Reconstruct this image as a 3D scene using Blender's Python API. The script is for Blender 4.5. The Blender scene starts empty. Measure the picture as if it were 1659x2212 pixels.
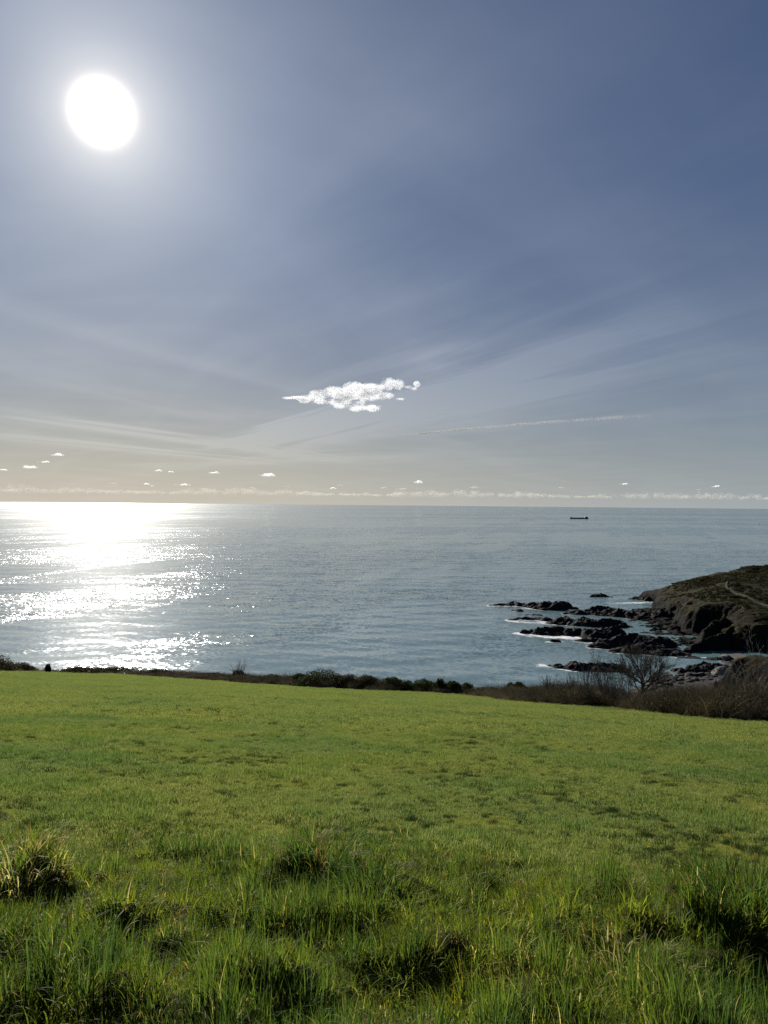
import bpy, math, random
import numpy as np
from mathutils import Vector, Matrix, Euler

random.seed(7)
RNG = np.random.default_rng(11)
R = math.radians
scene = bpy.context.scene
COL = scene.collection

# ------------------------------------------------------------------ camera
CAM_H = 55.0                        # metres above the sea
F = 1618.0                          # focal length for a 1659 x 2212 picture
PITCH, ROLL = R(-0.565), R(0.534)
cam = bpy.data.cameras.new('camera')
cam.sensor_fit = 'VERTICAL'
cam.angle = 2 * math.atan(1106 / F)
cam.clip_start, cam.clip_end = 0.05, 300000.0
cam_ob = bpy.data.objects.new('camera', cam)
COL.objects.link(cam_ob)
fwd = Vector((0, math.cos(PITCH), math.sin(PITCH)))
right0 = Vector((1, 0, 0))
up0 = right0.cross(fwd)
right = right0 * math.cos(ROLL) + up0 * math.sin(ROLL)
up = up0 * math.cos(ROLL) - right0 * math.sin(ROLL)
cam_ob.matrix_world = Matrix(((right.x, up.x, -fwd.x, 0), (right.y, up.y, -fwd.y, 0),
                              (right.z, up.z, -fwd.z, CAM_H), (0, 0, 0, 1)))
scene.camera = cam_ob

# surveying: from a bearing in the picture to a place in the world
def ray(px, py):
    d = fwd + right * ((px - 829.5) / F) + up * ((1106 - py) / F)
    return d / d.y                   # per metre of forward distance
def at_depth(px, py, Y):
    d = ray(px, py)
    return Vector((d.x * Y, Y, CAM_H + d.z * Y))
def at_level(px, py, z=0.0):
    d = ray(px, py)
    Y = (z - CAM_H) / d.z
    return Vector((d.x * Y, Y, z))

# ------------------------------------------------------------------ light and sky
sun_dir = ray(220, 243).normalized()
SUN_EL = math.asin(sun_dir.z)
SUN_AZ = math.atan2(sun_dir.x, sun_dir.y)      # from +Y towards +X
world = bpy.data.worlds.new('World')
scene.world = world
world.use_nodes = True
def build_world():
    nt = world.node_tree
    N, L = nt.nodes, nt.links
    N.clear()
    out = N.new('ShaderNodeOutputWorld')
    bg = N.new('ShaderNodeBackground')
    bg.inputs['Strength'].default_value = 0.05
    L.new(bg.outputs[0], out.inputs[0])
    sky = N.new('ShaderNodeTexSky')
    sky.sky_type = 'NISHITA'
    sky.sun_disc = False
    sky.sun_elevation = SUN_EL
    sky.sun_rotation = SUN_AZ
    sky.altitude = 50
    sky.air_density, sky.dust_density, sky.ozone_density = 1.0, 0.8, 1.6
    tc = N.new('ShaderNodeTexCoord')
    def m(op, a, b=None, c=None, clamp=False):
        n = N.new('ShaderNodeMath'); n.operation = op; n.use_clamp = clamp
        for i, v in enumerate((a, b, c)):
            if v is None: continue
            if isinstance(v, (int, float)): n.inputs[i].default_value = v
            else: L.new(v, n.inputs[i])
        return n.outputs[0]
    def vm(op, a, b=None):
        n = N.new('ShaderNodeVectorMath'); n.operation = op
        for i, v in enumerate((a, b)):
            if v is None: continue
            if isinstance(v, (tuple, list, Vector)): n.inputs[i].default_value = tuple(v)
            else: L.new(v, n.inputs[i])
        return n
    def mix(fac, a, b, blend='MIX'):
        n = N.new('ShaderNodeMix'); n.data_type = 'RGBA'; n.blend_type = blend
        for s, v in ((n.inputs[0], fac), (n.inputs[6], a), (n.inputs[7], b)):
            if isinstance(v, (int, float)): s.default_value = v
            elif isinstance(v, (tuple, list)): s.default_value = tuple(v)
            else: L.new(v, s)
        return n.outputs[2]
    def ramp(v, a, b):
        n = N.new('ShaderNodeMapRange'); n.interpolation_type = 'SMOOTHSTEP'
        L.new(v, n.inputs[0]); n.inputs[1].default_value = a; n.inputs[2].default_value = b
        return n.outputs[0]
    d = vm('NORMALIZE', tc.outputs['Generated']).outputs[0]
    sep = N.new('ShaderNodeSeparateXYZ'); L.new(d, sep.inputs[0])
    dz = m('MAXIMUM', sep.outputs[2], 0.0)
    # clear air, toned towards the slate blue of a thin veil of high cloud
    lum = vm('DOT_PRODUCT', sky.outputs[0], (0.2126, 0.7152, 0.0722)).outputs['Value']
    soft = N.new('ShaderNodeVectorMath'); soft.operation = 'SCALE'
    L.new(sky.outputs[0], soft.inputs[0]); L.new(m('DIVIDE', 1.0, m('ADD', 1.0, m('DIVIDE', lum, 14.0))), soft.inputs['Scale'])
    tone = mix(ramp(lum, 3.0, 15.0), (0.225, 0.35, 0.54, 1), (0.19, 0.345, 0.615, 1))
    base = mix(1.0, soft.outputs[0], tone, 'MULTIPLY')
    # angle from the sun, degrees
    cosang = vm('DOT_PRODUCT', d, sun_dir).outputs['Value']
    ang = m('MULTIPLY', m('ARCCOSINE', m('MINIMUM', cosang, 1.0)), 180 / math.pi)
    # high cirrus on a flat layer: project the direction on the layer
    inv = m('DIVIDE', 1.0, m('ADD', dz, 0.045))
    u = m('MULTIPLY', sep.outputs[0], inv)
    v = m('MULTIPLY', sep.outputs[1], inv)
    def streak_noise(angle, su, sv, scale, detail, dist, off):
        a = R(angle)
        along = m('ADD', m('MULTIPLY', u, math.cos(a)), m('MULTIPLY', v, math.sin(a)))
        acr = m('ADD', m('MULTIPLY', u, -math.sin(a)), m('MULTIPLY', v, math.cos(a)))
        cv = N.new('ShaderNodeCombineXYZ')
        L.new(m('MULTIPLY', along, su), cv.inputs[0]); L.new(m('MULTIPLY', acr, sv), cv.inputs[1])
        cv.inputs[2].default_value = off
        n = N.new('ShaderNodeTexNoise'); L.new(cv.outputs[0], n.inputs['Vector'])
        n.inputs['Scale'].default_value = scale; n.inputs['Detail'].default_value = detail
        n.inputs['Distortion'].default_value = dist
        return n.outputs[0], along, acr
    n1, _, _ = streak_noise(125, 0.22, 0.75, 1.0, 8, 1.4, 3.1)
    n2, _, _ = streak_noise(62, 0.14, 0.60, 1.0, 8, 1.1, 8.7)
    n3, _, _ = streak_noise(20, 0.55, 0.75, 0.8, 7, 1.6, 1.3)
    c1 = ramp(n1, 0.44, 0.74)
    c2 = ramp(n2, 0.44, 0.74)
    veil = m('ADD', m('MULTIPLY', c1, 0.42), m('MULTIPLY', c2, 0.48))
    veil = m('ADD', veil, m('MULTIPLY', ramp(n3, 0.40, 0.75), 0.30))
    # single long streaks: from, to (bearings), half width at each end, strength
    def plane_uv(px, py):
        q = ray(px, py).normalized(); i = 1 / (max(q.z, 0) + 0.045); return Vector((q.x * i, q.y * i))
    for p0, p1, w0, w1, amp, sd in (((470, 966), (1330, 765), 0.10, 0.75, 0.80, 1.0), ((560, 985), (1659, 700), 0.25, 1.1, 0.45, 2.0), ((40, 903), (760, 1000), 0.22, 0.30, 0.75, 3.0),
                                    ((-60, 938), (620, 1005), 0.3, 0.35, 0.5, 4.0), ((300, 1010), (1000, 985), 0.5, 0.7, 0.35, 5.0), ((760, 905), (1659, 640), 0.12, 0.35, 0.4, 6.0)):
        A, B = plane_uv(*p0), plane_uv(*p1)
        ln = (B - A).length; t = (B - A) / ln
        al = m('ADD', m('MULTIPLY', m('SUBTRACT', u, A.x), t.x), m('MULTIPLY', m('SUBTRACT', v, A.y), t.y))
        ac = m('ADD', m('MULTIPLY', m('SUBTRACT', u, A.x), -t.y), m('MULTIPLY', m('SUBTRACT', v, A.y), t.x))
        f = m('DIVIDE', al, ln)
        cv = N.new('ShaderNodeCombineXYZ'); L.new(m('MULTIPLY', al, 0.35), cv.inputs[0]); L.new(m('MULTIPLY', ac, 3.2), cv.inputs[1]); cv.inputs[2].default_value = sd * 3.7
        n = N.new('ShaderNodeTexNoise'); L.new(cv.outputs[0], n.inputs['Vector']); n.inputs['Scale'].default_value = 1.0; n.inputs['Detail'].default_value = 7; n.inputs['Distortion'].default_value = 1.0
        w = m('ADD', w0, m('MULTIPLY', m('MAXIMUM', f, 0.0), w1 - w0))
        ac2 = m('ADD', ac, m('MULTIPLY', m('SUBTRACT', n.outputs[0], 0.5), m('MULTIPLY', w, 2.6)))
        q = m('DIVIDE', ac2, w)
        g = m('POWER', 2.718, m('MULTIPLY', m('MULTIPLY', q, q), -1.0))
        ends = m('MULTIPLY', ramp(f, -0.12, 0.12), m('SUBTRACT', 1.0, ramp(f, 0.65, 1.15)))
        veil = m('ADD', veil, m('MULTIPLY', m('MULTIPLY', m('MULTIPLY', g, ends), ramp(n.outputs[0], 0.25, 0.65)), amp * 2.6))
    # the light a veil droplet sends on: strong near the sun
    fwd_sc = m('ADD', 0.30, m('MULTIPLY', 1.9, m('POWER', 2.718, m('MULTIPLY', ang, -1 / 24.0))))
    vc = N.new('ShaderNodeVectorMath'); vc.operation = 'SCALE'; vc.inputs[0].default_value = (1.0, 0.98, 0.95)
    L.new(m('MULTIPLY', m('MINIMUM', veil, 1.3), fwd_sc), vc.inputs['Scale'])
    # haze low over the sea
    hz = m('POWER', 2.718, m('MULTIPLY', dz, -7.2))
    hazec = N.new('ShaderNodeMix'); hazec.data_type = 'RGBA'; hazec.blend_type = 'MIX'
    L.new(m('POWER', 2.718, m('MULTIPLY', ang, -1 / 26.0)), hazec.inputs[0])
    hazec.inputs[6].default_value = (3.0, 4.0, 4.9, 1); hazec.inputs[7].default_value = (14.4, 10.9, 6.4, 1)
    col = mix(m('MULTIPLY', hz, 0.90), base, hazec.outputs[2])
    col = mix(m('SUBTRACT', 1.0, m('MULTIPLY', m('POWER', hz, 2.5), 0.75)), col, vc.outputs[0], 'ADD')
    # aureole and blown-out sun seen through the veil
    au = m('ADD', m('MULTIPLY', 8.5, m('POWER', 2.718, m('MULTIPLY', ang, -1 / 3.0))),
           m('MULTIPLY', 3.0, m('POWER', 2.718, m('MULTIPLY', ang, -1 / 7.5))))
    disc = m('MULTIPLY', 60.0, m('POWER', 2.718, m('MULTIPLY', m('POWER', m('DIVIDE', ang, 1.34), 2.5), -1.0)))
    addc = N.new('ShaderNodeMix'); addc.data_type = 'RGBA'; addc.blend_type = 'MULTIPLY'; addc.inputs[0].default_value = 1
    addc.inputs[6].default_value = (1.0, 0.89, 0.73, 1); L.new(m('ADD', au, disc), addc.inputs[7])
    col = mix(1.0, col, addc.outputs[2], 'ADD')
    L.new(col, bg.inputs[0])
build_world()

sun = bpy.data.lights.new('sun', 'SUN')
sun.energy, sun.angle, sun.color = 5.0, R(0.53), (1.0, 0.95, 0.87)
sun_ob = bpy.data.objects.new('sun', sun)
COL.objects.link(sun_ob)
sun_ob.rotation_euler = (-sun_dir).to_track_quat('-Z', 'Y').to_euler()

scene.view_settings.view_transform = 'Standard'
scene.view_settings.look = 'None'
scene.view_settings.exposure = 0.8
scene.view_settings.gamma = 1.0
scene.view_settings.use_curve_mapping = False
scene.cycles.max_bounces = 8
scene.cycles.diffuse_bounces = 6
scene.cycles.glossy_bounces = 3
scene.cycles.transmission_bounces = 6
scene.cycles.sample_clamp_direct = 30.0
scene.cycles.sample_clamp_indirect = 3.0
scene.cycles.use_denoising = True
scene.cycles.denoiser = 'OPENIMAGEDENOISE'
scene.cycles.denoising_input_passes = 'RGB_ALBEDO_NORMAL'
scene.cycles.denoising_prefilter = 'NONE'

# ------------------------------------------------------------------ numpy noise
def _hash(ix, iy, iz, seed):
    h = (ix.astype(np.int64) * 374761393 + iy.astype(np.int64) * 668265263 + iz.astype(np.int64) * 2147483647 + seed * 974634777) & 0x7fffffff
    h = ((h ^ (h >> 13)) * 1274126177) & 0x7fffffff
    h = (h ^ (h >> 16)) & 0x7fffffff
    h = (h * 1103515245 + 12345) & 0x7fffffff
    return ((h >> 8) & 0xffff) / 32767.5 - 1.0
def vnoise(x, y, z=0.0, seed=0):
    x = np.asarray(x, float); y = np.asarray(y, float); z = np.asarray(z, float) + np.zeros_like(x)
    ix, iy, iz = np.floor(x), np.floor(y), np.floor(z)
    fx, fy, fz = x - ix, y - iy, z - iz
    fx, fy, fz = [t * t * t * (t * (t * 6 - 15) + 10) for t in (fx, fy, fz)]
    r = 0
    for dx in (0, 1):
        wx = fx if dx else 1 - fx
        for dy in (0, 1):
            wy = fy if dy else 1 - fy
            for dz in (0, 1):
                wz = fz if dz else 1 - fz
                r = r + wx * wy * wz * _hash(ix + dx, iy + dy, iz + dz, seed)
    return r
def fbm(x, y, z=0.0, seed=0, oct=4, gain=0.5, ridged=False):
    r, a, s = 0, 1.0, 1.0
    for o in range(oct):
        n = vnoise(np.asarray(x) * s, np.asarray(y) * s, np.asarray(z) * s, seed + o * 17)
        if ridged: n = 1 - 2 * np.abs(n)
        r = r + a * n
        a *= gain; s *= 2.03
    return r

# ------------------------------------------------------------------ mesh and object helpers
def mesh_np(name, verts, faces, mat=None, tint=None, smooth=False, attrs=None):
    """faces: list of int arrays (k x 3 and/or k x 4)."""
    verts = np.asarray(verts, np.float32).reshape(-1, 3)
    me = bpy.data.meshes.new(name)
    faces = [np.asarray(f, np.int32) for f in faces if len(f)]
    me.vertices.add(len(verts)); me.vertices.foreach_set('co', verts.ravel())
    nl = sum(f.size for f in faces); nf = sum(len(f) for f in faces)
    me.loops.add(nl); me.polygons.add(nf)
    me.loops.foreach_set('vertex_index', np.concatenate([f.ravel() for f in faces]))
    tot = np.concatenate([np.full(len(f), f.shape[1], np.int32) for f in faces])
    me.polygons.foreach_set('loop_start', np.concatenate([[0], np.cumsum(tot)[:-1]]).astype(np.int32))
    if smooth:
        me.polygons.foreach_set('use_smooth', np.ones(nf, bool))
    me.update(calc_edges=True)
    if tint is not None:
        a = me.color_attributes.new('tint', 'FLOAT_COLOR', 'POINT')
        t = np.ones((len(verts), 4), np.float32); t[:, :3] = tint
        a.data.foreach_set('color', t.ravel())
    for k, v in (attrs or {}).items():
        a = me.attributes.new(k, 'FLOAT', 'POINT'); a.data.foreach_set('value', np.asarray(v, np.float32).ravel())
    if mat: me.materials.append(mat)
    return me
def link(name, me, parent=None, loc=None, label=None, cat=None, group=None, kind=None, col=None):
    o = bpy.data.objects.new(name, me)
    (col or COL).objects.link(o)
    if parent: o.parent = parent
    if loc is not None: o.location = loc
    tag(o, label, cat, group, kind)
    return o
def tag(o, label=None, cat=None, group=None, kind=None):
    for k, v in (('label', label), ('category', cat), ('group', group), ('kind', kind)):
        if v: o[k] = v
    return o
def grid_faces(nu, nv):
    i = np.arange((nu - 1) * (nv - 1)); r, c = i // (nv - 1), i % (nv - 1)
    a = r * nv + c
    return np.stack([a, a + 1, a + nv + 1, a + nv], 1)

# ------------------------------------------------------------------ materials
class NT:
    def __init__(s, name):
        s.mat = bpy.data.materials.new(name); s.mat.use_nodes = True
        s.N, s.L = s.mat.node_tree.nodes, s.mat.node_tree.links
        s.N.clear(); s.out = s.N.new('ShaderNodeOutputMaterial')
    def put(s, sock, v):
        if v is None: return
        if isinstance(v, bpy.types.NodeSocket): s.L.new(v, sock)
        else:
            if isinstance(v, (tuple, list)) and len(v) == 3 and sock.type == 'RGBA': v = (*v, 1)
            sock.default_value = v
    def node(s, t, **k):
        n = s.N.new(t)
        for a, v in k.items(): setattr(n, a, v)
        return n
    def math(s, op, a, b=None, c=None, clamp=False):
        n = s.node('ShaderNodeMath', operation=op, use_clamp=clamp)
        for i, v in enumerate((a, b, c)): s.put(n.inputs[i], v)
        return n.outputs[0]
    def vmath(s, op, a, b=None):
        n = s.node('ShaderNodeVectorMath', operation=op)
        for i, v in enumerate((a, b)): s.put(n.inputs[i], v)
        return n.outputs[0]
    def scale(s, a, f):
        n = s.node('ShaderNodeVectorMath', operation='SCALE'); s.put(n.inputs[0], a); s.put(n.inputs['Scale'], f); return n.outputs[0]
    def mix(s, fac, a, b, blend='MIX'):
        n = s.node('ShaderNodeMix', data_type='RGBA', blend_type=blend)
        s.put(n.inputs[0], fac); s.put(n.inputs[6], a); s.put(n.inputs[7], b)
        return n.outputs[2]
    def noise(s, vec, scale, detail=4, rough=0.5, dist=0.0, mapping=None):
        if mapping:
            mp = s.node('ShaderNodeMapping'); s.put(mp.inputs['Vector'], vec)
            for k, v in mapping.items(): mp.inputs[k].default_value = v
            vec = mp.outputs[0]
        n = s.node('ShaderNodeTexNoise'); s.put(n.inputs['Vector'], vec)
        n.inputs['Scale'].default_value = scale; n.inputs['Detail'].default_value = detail
        n.inputs['Roughness'].default_value = rough; n.inputs['Distortion'].default_value = dist
        return n
    def ramp(s, v, a, b, lo=0.0, hi=1.0):
        n = s.node('ShaderNodeMapRange', interpolation_type='SMOOTHSTEP')
        s.put(n.inputs[0], v)
        for i, x in enumerate((a, b, lo, hi)): n.inputs[i + 1].default_value = x
        return n.outputs[0]
    def attr(s, name):
        return s.node('ShaderNodeAttribute', attribute_name=name)
    def pos(s):
        return s.node('ShaderNodeNewGeometry')
    def principled(s, col, rough=0.7, spec=0.3, normal=None, metal=0.0):
        p = s.node('ShaderNodeBsdfPrincipled')
        s.put(p.inputs['Base Color'], col); s.put(p.inputs['Roughness'], rough)
        s.put(p.inputs['Specular IOR Level'], spec); s.put(p.inputs['Metallic'], metal)
        if normal is not None: s.L.new(normal, p.inputs['Normal'])
        return p
    def done(s, shader):
        s.L.new(shader, s.out.inputs[0]); return s.mat

def leafy(name, trans=0.5, rough=0.45, spec=0.35, c_lo=(1, 1, 1), c_hi=(1, 1, 1), nscale=0.35, tmul=(1.0, 1.0, 0.7)):
    """blade or leaf: colour from the tint attribute, varied from place to place; lets light through"""
    t = NT(name)
    a = t.attr('tint')
    g = t.pos()
    n = t.noise(g.outputs['Position'], nscale, 3)
    var = t.mix(t.ramp(n.outputs[0], 0.35, 0.65), c_lo, c_hi)
    col = t.mix(1.0, a.outputs['Color'], var, 'MULTIPLY')
    p = t.principled(col, rough, spec)
    tr = t.node('ShaderNodeBsdfTranslucent'); t.L.new(t.mix(1.0, col, tmul, 'MULTIPLY'), tr.inputs[0])
    mx = t.node('ShaderNodeMixShader'); mx.inputs[0].default_value = trans
    t.L.new(p.outputs[0], mx.inputs[1]); t.L.new(tr.outputs[0], mx.inputs[2])
    return t.done(mx.outputs[0])

M = {}
M['turf'] = leafy('turf_blades', 0.55, 0.5, 0.15, (0.84, 0.92, 0.95), (1.12, 1.05, 0.95), 0.22)
M['rough'] = leafy('rough_grass_blades', 0.58, 0.5, 0.05, (1.2, 1.3, 1.05), (2.0, 1.85, 1.15), 1.1)
M['shrub'] = leafy('shrub_leaves', 0.3, 0.6, 0.04, (0.7, 0.8, 0.85), (1.2, 1.1, 1.0), 0.6)
M['bramble'] = leafy('bramble_stems', 0.15, 0.7, 0.03, (1.0, 1.0, 1.0), (1.6, 1.5, 1.45), 0.3)

def mat_bark():
    t = NT('bark'); g = t.pos()
    n = t.noise(g.outputs['Position'], 6, 4)
    return t.done(t.principled(t.mix(n.outputs[0], (0.06, 0.055, 0.047), (0.15, 0.138, 0.118)), 0.85, 0.05).outputs[0])
M['bark'] = mat_bark()
def mat_pale_bark():
    t = NT('pale_bark'); g = t.pos()
    n = t.noise(g.outputs['Position'], 6, 4)
    return t.done(t.principled(t.mix(n.outputs[0], (0.16, 0.14, 0.12), (0.3, 0.27, 0.23)), 0.85, 0.2).outputs[0])
M['pale_bark'] = mat_pale_bark()

def mat_rock(name, c1, c2, c3, rough=0.8, spec=0.06):
    t = NT(name); g = t.pos()
    n1 = t.noise(g.outputs['Position'], 0.35, 6, 0.6)
    n2 = t.noise(g.outputs['Position'], 2.2, 4, 0.6, mapping={'Rotation': (0, 0.7, 0.3), 'Scale': (0.35, 1, 1.6)})
    col = t.mix(t.ramp(n1.outputs[0], 0.35, 0.65), c1, c2)
    col = t.mix(t.ramp(n2.outputs[0], 0.52, 0.72, 0, 0.7), col, c3)
    b = t.node('ShaderNodeBump'); b.inputs['Strength'].default_value = 0.7; b.inputs['Distance'].default_value = 0.4
    t.L.new(n2.outputs[0], b.inputs['Height'])
    return t.done(t.principled(col, rough, spec, b.outputs[0]).outputs[0])
M['rock'] = mat_rock('dark_wet_rock', (0.010, 0.0098, 0.0105), (0.020, 0.019, 0.019), (0.034, 0.031, 0.028))
M['boulder'] = mat_rock('grey_shore_rock', (0.022, 0.021, 0.022), (0.05, 0.047, 0.045), (0.10, 0.094, 0.086))
M['slab'] = mat_rock('pale_slab_rock', (0.12, 0.11, 0.10), (0.19, 0.175, 0.155), (0.26, 0.24, 0.21))

def mat_headland():
    t = NT('headland_ground'); g = t.pos()
    P = g.outputs['Position']
    rock1 = t.noise(P, 0.45, 6, 0.65)
    rock2 = t.noise(P, 1.6, 5, 0.6, mapping={'Rotation': (0, 0.6, 0.2), 'Scale': (0.3, 1, 1.8)})
    rock = t.mix(t.ramp(rock1.outputs[0], 0.35, 0.68), (0.008, 0.0082, 0.0085), (0.017, 0.016, 0.014))
    rock = t.mix(t.ramp(rock2.outputs[0], 0.56, 0.76, 0, 0.6), rock, (0.034, 0.031, 0.024))
    b1 = t.noise(P, 0.09, 4, 0.6); b2 = t.noise(P, 0.7, 5, 0.7)
    bracken = t.mix(t.ramp(b2.outputs[0], 0.35, 0.7), (0.013, 0.012, 0.006), (0.036, 0.027, 0.014))
    green = t.mix(t.ramp(b2.outputs[0], 0.35, 0.7), (0.012, 0.015, 0.006), (0.027, 0.029, 0.011))
    veg = t.mix(t.ramp(b1.outputs[0], 0.45, 0.6), bracken, green)
    sx = t.node('ShaderNodeSeparateXYZ'); t.L.new(g.outputs['Normal'], sx.inputs[0])
    steep = t.ramp(t.math('ADD', sx.outputs[2], t.math('MULTIPLY', t.math('SUBTRACT', b2.outputs[0], 0.5), 0.5)), 0.5, 0.72)
    sp = t.node('ShaderNodeSeparateXYZ'); t.L.new(P, sp.inputs[0])
    high = t.ramp(t.math('ADD', sp.outputs[2], t.math('MULTIPLY', rock1.outputs[0], 4.0)), 4.5, 8.0)
    col = t.mix(t.math('MULTIPLY', steep, high), rock, veg)
    b = t.node('ShaderNodeBump'); b.inputs['Strength'].default_value = 0.8; b.inputs['Distance'].default_value = 0.5
    t.L.new(rock2.outputs[0], b.inputs['Height'])
    return t.done(t.principled(col, 0.9, 0.03, b.outputs[0]).outputs[0])
M['headland'] = mat_headland()

def mat_ground():
    t = NT('meadow_soil'); g = t.pos(); P = g.outputs['Position']
    n = t.noise(P, 1.2, 5, 0.6); n2 = t.noise(P, 0.2, 3)
    green = t.mix(t.ramp(n.outputs[0], 0.35, 0.65), (0.06, 0.066, 0.013), (0.11, 0.115, 0.02))
    green = t.mix(t.ramp(n2.outputs[0], 0.4, 0.6, 0, 0.35), green, (0.10, 0.10, 0.025))
    soil = t.mix(n.outputs[0], (0.03, 0.024, 0.015), (0.07, 0.052, 0.035))
    col = t.mix(t.attr('scrub').outputs['Fac'], green, soil)
    col = t.mix(t.attr('bank').outputs['Fac'], col, t.mix(n.outputs[0], (0.018, 0.022, 0.008), (0.045, 0.05, 0.016)))
    d = t.node('ShaderNodeBsdfDiffuse'); t.L.new(col, d.inputs[0])
    return t.done(d.outputs[0])
M['ground'] = mat_ground()

def simple(name, col, rough=0.6, spec=0.4, var=0.15, scale=3.0):
    t = NT(name); g = t.pos()
    n = t.noise(g.outputs['Position'], scale, 3)
    lo = tuple(c * (1 - var) for c in col); hi = tuple(c * (1 + var) for c in col)
    return t.done(t.principled(t.mix(n.outputs[0], lo, hi), rough, spec).outputs[0])

def mat_sea():
    t = NT('sea_water'); g = t.pos(); P = g.outputs['Position']
    # slicks and wind patches: how ruffled the surface is
    sp = t.node('ShaderNodeSeparateXYZ'); t.L.new(P, sp.inputs[0])
    def lanes(th, across, along, off):                # wind lanes running along the direction th
        c, s_ = math.cos(th), math.sin(th)
        al = t.math('ADD', t.math('MULTIPLY', sp.outputs[0], c / along), t.math('MULTIPLY', sp.outputs[1], s_ / along))
        ac = t.math('ADD', t.math('MULTIPLY', sp.outputs[0], -s_ / across), t.math('MULTIPLY', sp.outputs[1], c / across))
        cv = t.node('ShaderNodeCombineXYZ'); t.L.new(al, cv.inputs[0]); t.L.new(ac, cv.inputs[1]); cv.inputs[2].default_value = off
        return t.noise(cv.outputs[0], 1.0, 4, 0.55, 0.5)
    s1 = lanes(1.33, 62.0, 520.0, 2.3)
    s2 = lanes(1.25, 24.0, 170.0, 5.1)
    s3 = lanes(0.25, 900.0, 5200.0, 9.4)
    s4 = lanes(0.40, 120.0, 900.0, 12.7)
    rough_f = t.math('ADD', t.math('ADD', t.math('MULTIPLY', s1.outputs[0], 0.8), t.math('MULTIPLY', s2.outputs[0], 0.3)), t.math('ADD', t.math('MULTIPLY', s3.outputs[0], 0.9), t.math('MULTIPLY', s4.outputs[0], 0.9)))
    k = t.ramp(rough_f, 1.42, 1.57, 0.20, 0.95)
    slope = None
    for sc, amp, mp in ((0.045, 0.26, {'Scale': (0.45, 1.0, 1), 'Rotation': (0, 0, 0.25)}),
                        (0.21, 0.46, {'Scale': (0.6, 1.0, 1), 'Rotation': (0, 0, 0.3)}),
                        (0.75, 0.95, {'Scale': (0.8, 1.0, 1)}),
                        (3.0, 0.42, {})):
        n = t.noise(P, sc, 2, 0.5, 0.0, mapping=mp or {'Scale': (1, 1, 1)})
        v = t.scale(t.vmath('SUBTRACT', n.outputs['Color'], (0.5, 0.5, 0.5)), amp)
        slope = v if slope is None else t.vmath('ADD', slope, v)
    # out at sea the single wavelets are too small to tell apart: they become roughness
    far = t.ramp(sp.outputs[1], 450.0, 3200.0)
    slope = t.scale(t.vmath('MULTIPLY', slope, (1, 1, 0)), t.math('MULTIPLY', k, t.math('SUBTRACT', 1.0, t.math('MULTIPLY', far, 0.5))))
    rgh = t.math('ADD', 0.13, t.math('MULTIPLY', far, t.math('ADD', 0.0, t.math('MULTIPLY', k, 0.075))))
    nrm = t.vmath('NORMALIZE', t.vmath('ADD', g.outputs['Normal'], slope))
    foam_a = t.attr('foam').outputs['Fac']
    shal = t.attr('shallow').outputs['Fac']
    fn = t.noise(P, 0.42, 7, 0.72, 1.0, mapping={'Scale': (0.6, 1.0, 1.0)})
    foam = t.ramp(t.math('ADD', foam_a, t.math('MULTIPLY', t.math('SUBTRACT', fn.outputs[0], 0.5), 2.6)), 0.62, 1.25)
    body = t.mix(shal, (0.105, 0.162, 0.178), (0.09, 0.16, 0.155))
    w = t.node('ShaderNodeBsdfPrincipled')
    t.put(w.inputs['Base Color'], body); t.put(w.inputs['Roughness'], rgh); t.put(w.inputs['IOR'], 1.333)
    t.L.new(nrm, w.inputs['Normal'])
    fo = t.node('ShaderNodeBsdfDiffuse'); t.put(fo.inputs[0], (0.72, 0.74, 0.74))
    mx = t.node('ShaderNodeMixShader'); t.L.new(foam, mx.inputs[0])
    t.L.new(w.outputs[0], mx.inputs[1]); t.L.new(fo.outputs[0], mx.inputs[2])
    return t.done(mx.outputs[0])
M['sea'] = mat_sea()

def mat_cloud(name, col, trans=0.75):
    t = NT(name)
    d = t.node('ShaderNodeBsdfDiffuse'); t.put(d.inputs[0], col)
    tr = t.node('ShaderNodeBsdfTranslucent'); t.put(tr.inputs[0], col)
    mx = t.node('ShaderNodeMixShader'); mx.inputs[0].default_value = trans
    t.L.new(d.outputs[0], mx.inputs[1]); t.L.new(tr.outputs[0], mx.inputs[2])
    return t.done(mx.outputs[0])
M['cloud'] = mat_cloud('cloud_droplets', (0.84, 0.84, 0.85))
M['far_cloud'] = mat_cloud('far_cloud_droplets', (0.46, 0.44, 0.40))
M['contrail'] = mat_cloud('contrail_ice', (0.30, 0.30, 0.30))

# ------------------------------------------------------------------ the land we stand on
EDGE_PX = [(-260, 1447), (-120, 1449), (0, 1452), (132, 1451.5), (240, 1456), (400, 1468), (531, 1477), (664, 1485.5), (811, 1493), (891, 1496),
           (987, 1501), (1043, 1507), (1091, 1515), (1195, 1524), (1315, 1531), (1395, 1538.5), (1515, 1552), (1595, 1558), (1659, 1560), (1800, 1574), (2000, 1600)]
def plane_z(x, y):
    return CAM_H - (2.0 + 0.225 * y + 0.035 * x)
def on_field(px, py):
    d = ray(px, py)
    # CAM_H + d.z*Y = CAM_H - 2 - .225 Y - .035 d.x Y
    Y = 2.0 / (-d.z - 0.225 - 0.035 * d.x)
    return Vector((d.x * Y, Y, CAM_H + d.z * Y))
EDGE = [on_field(*p) for p in EDGE_PX]
EDGE = [Vector((-220, EDGE[0].y + 25, 0))] + EDGE + [Vector((120, 5, 0))]
EX = np.array([p.x for p in EDGE]); EY = np.array([p.y for p in EDGE])
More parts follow.
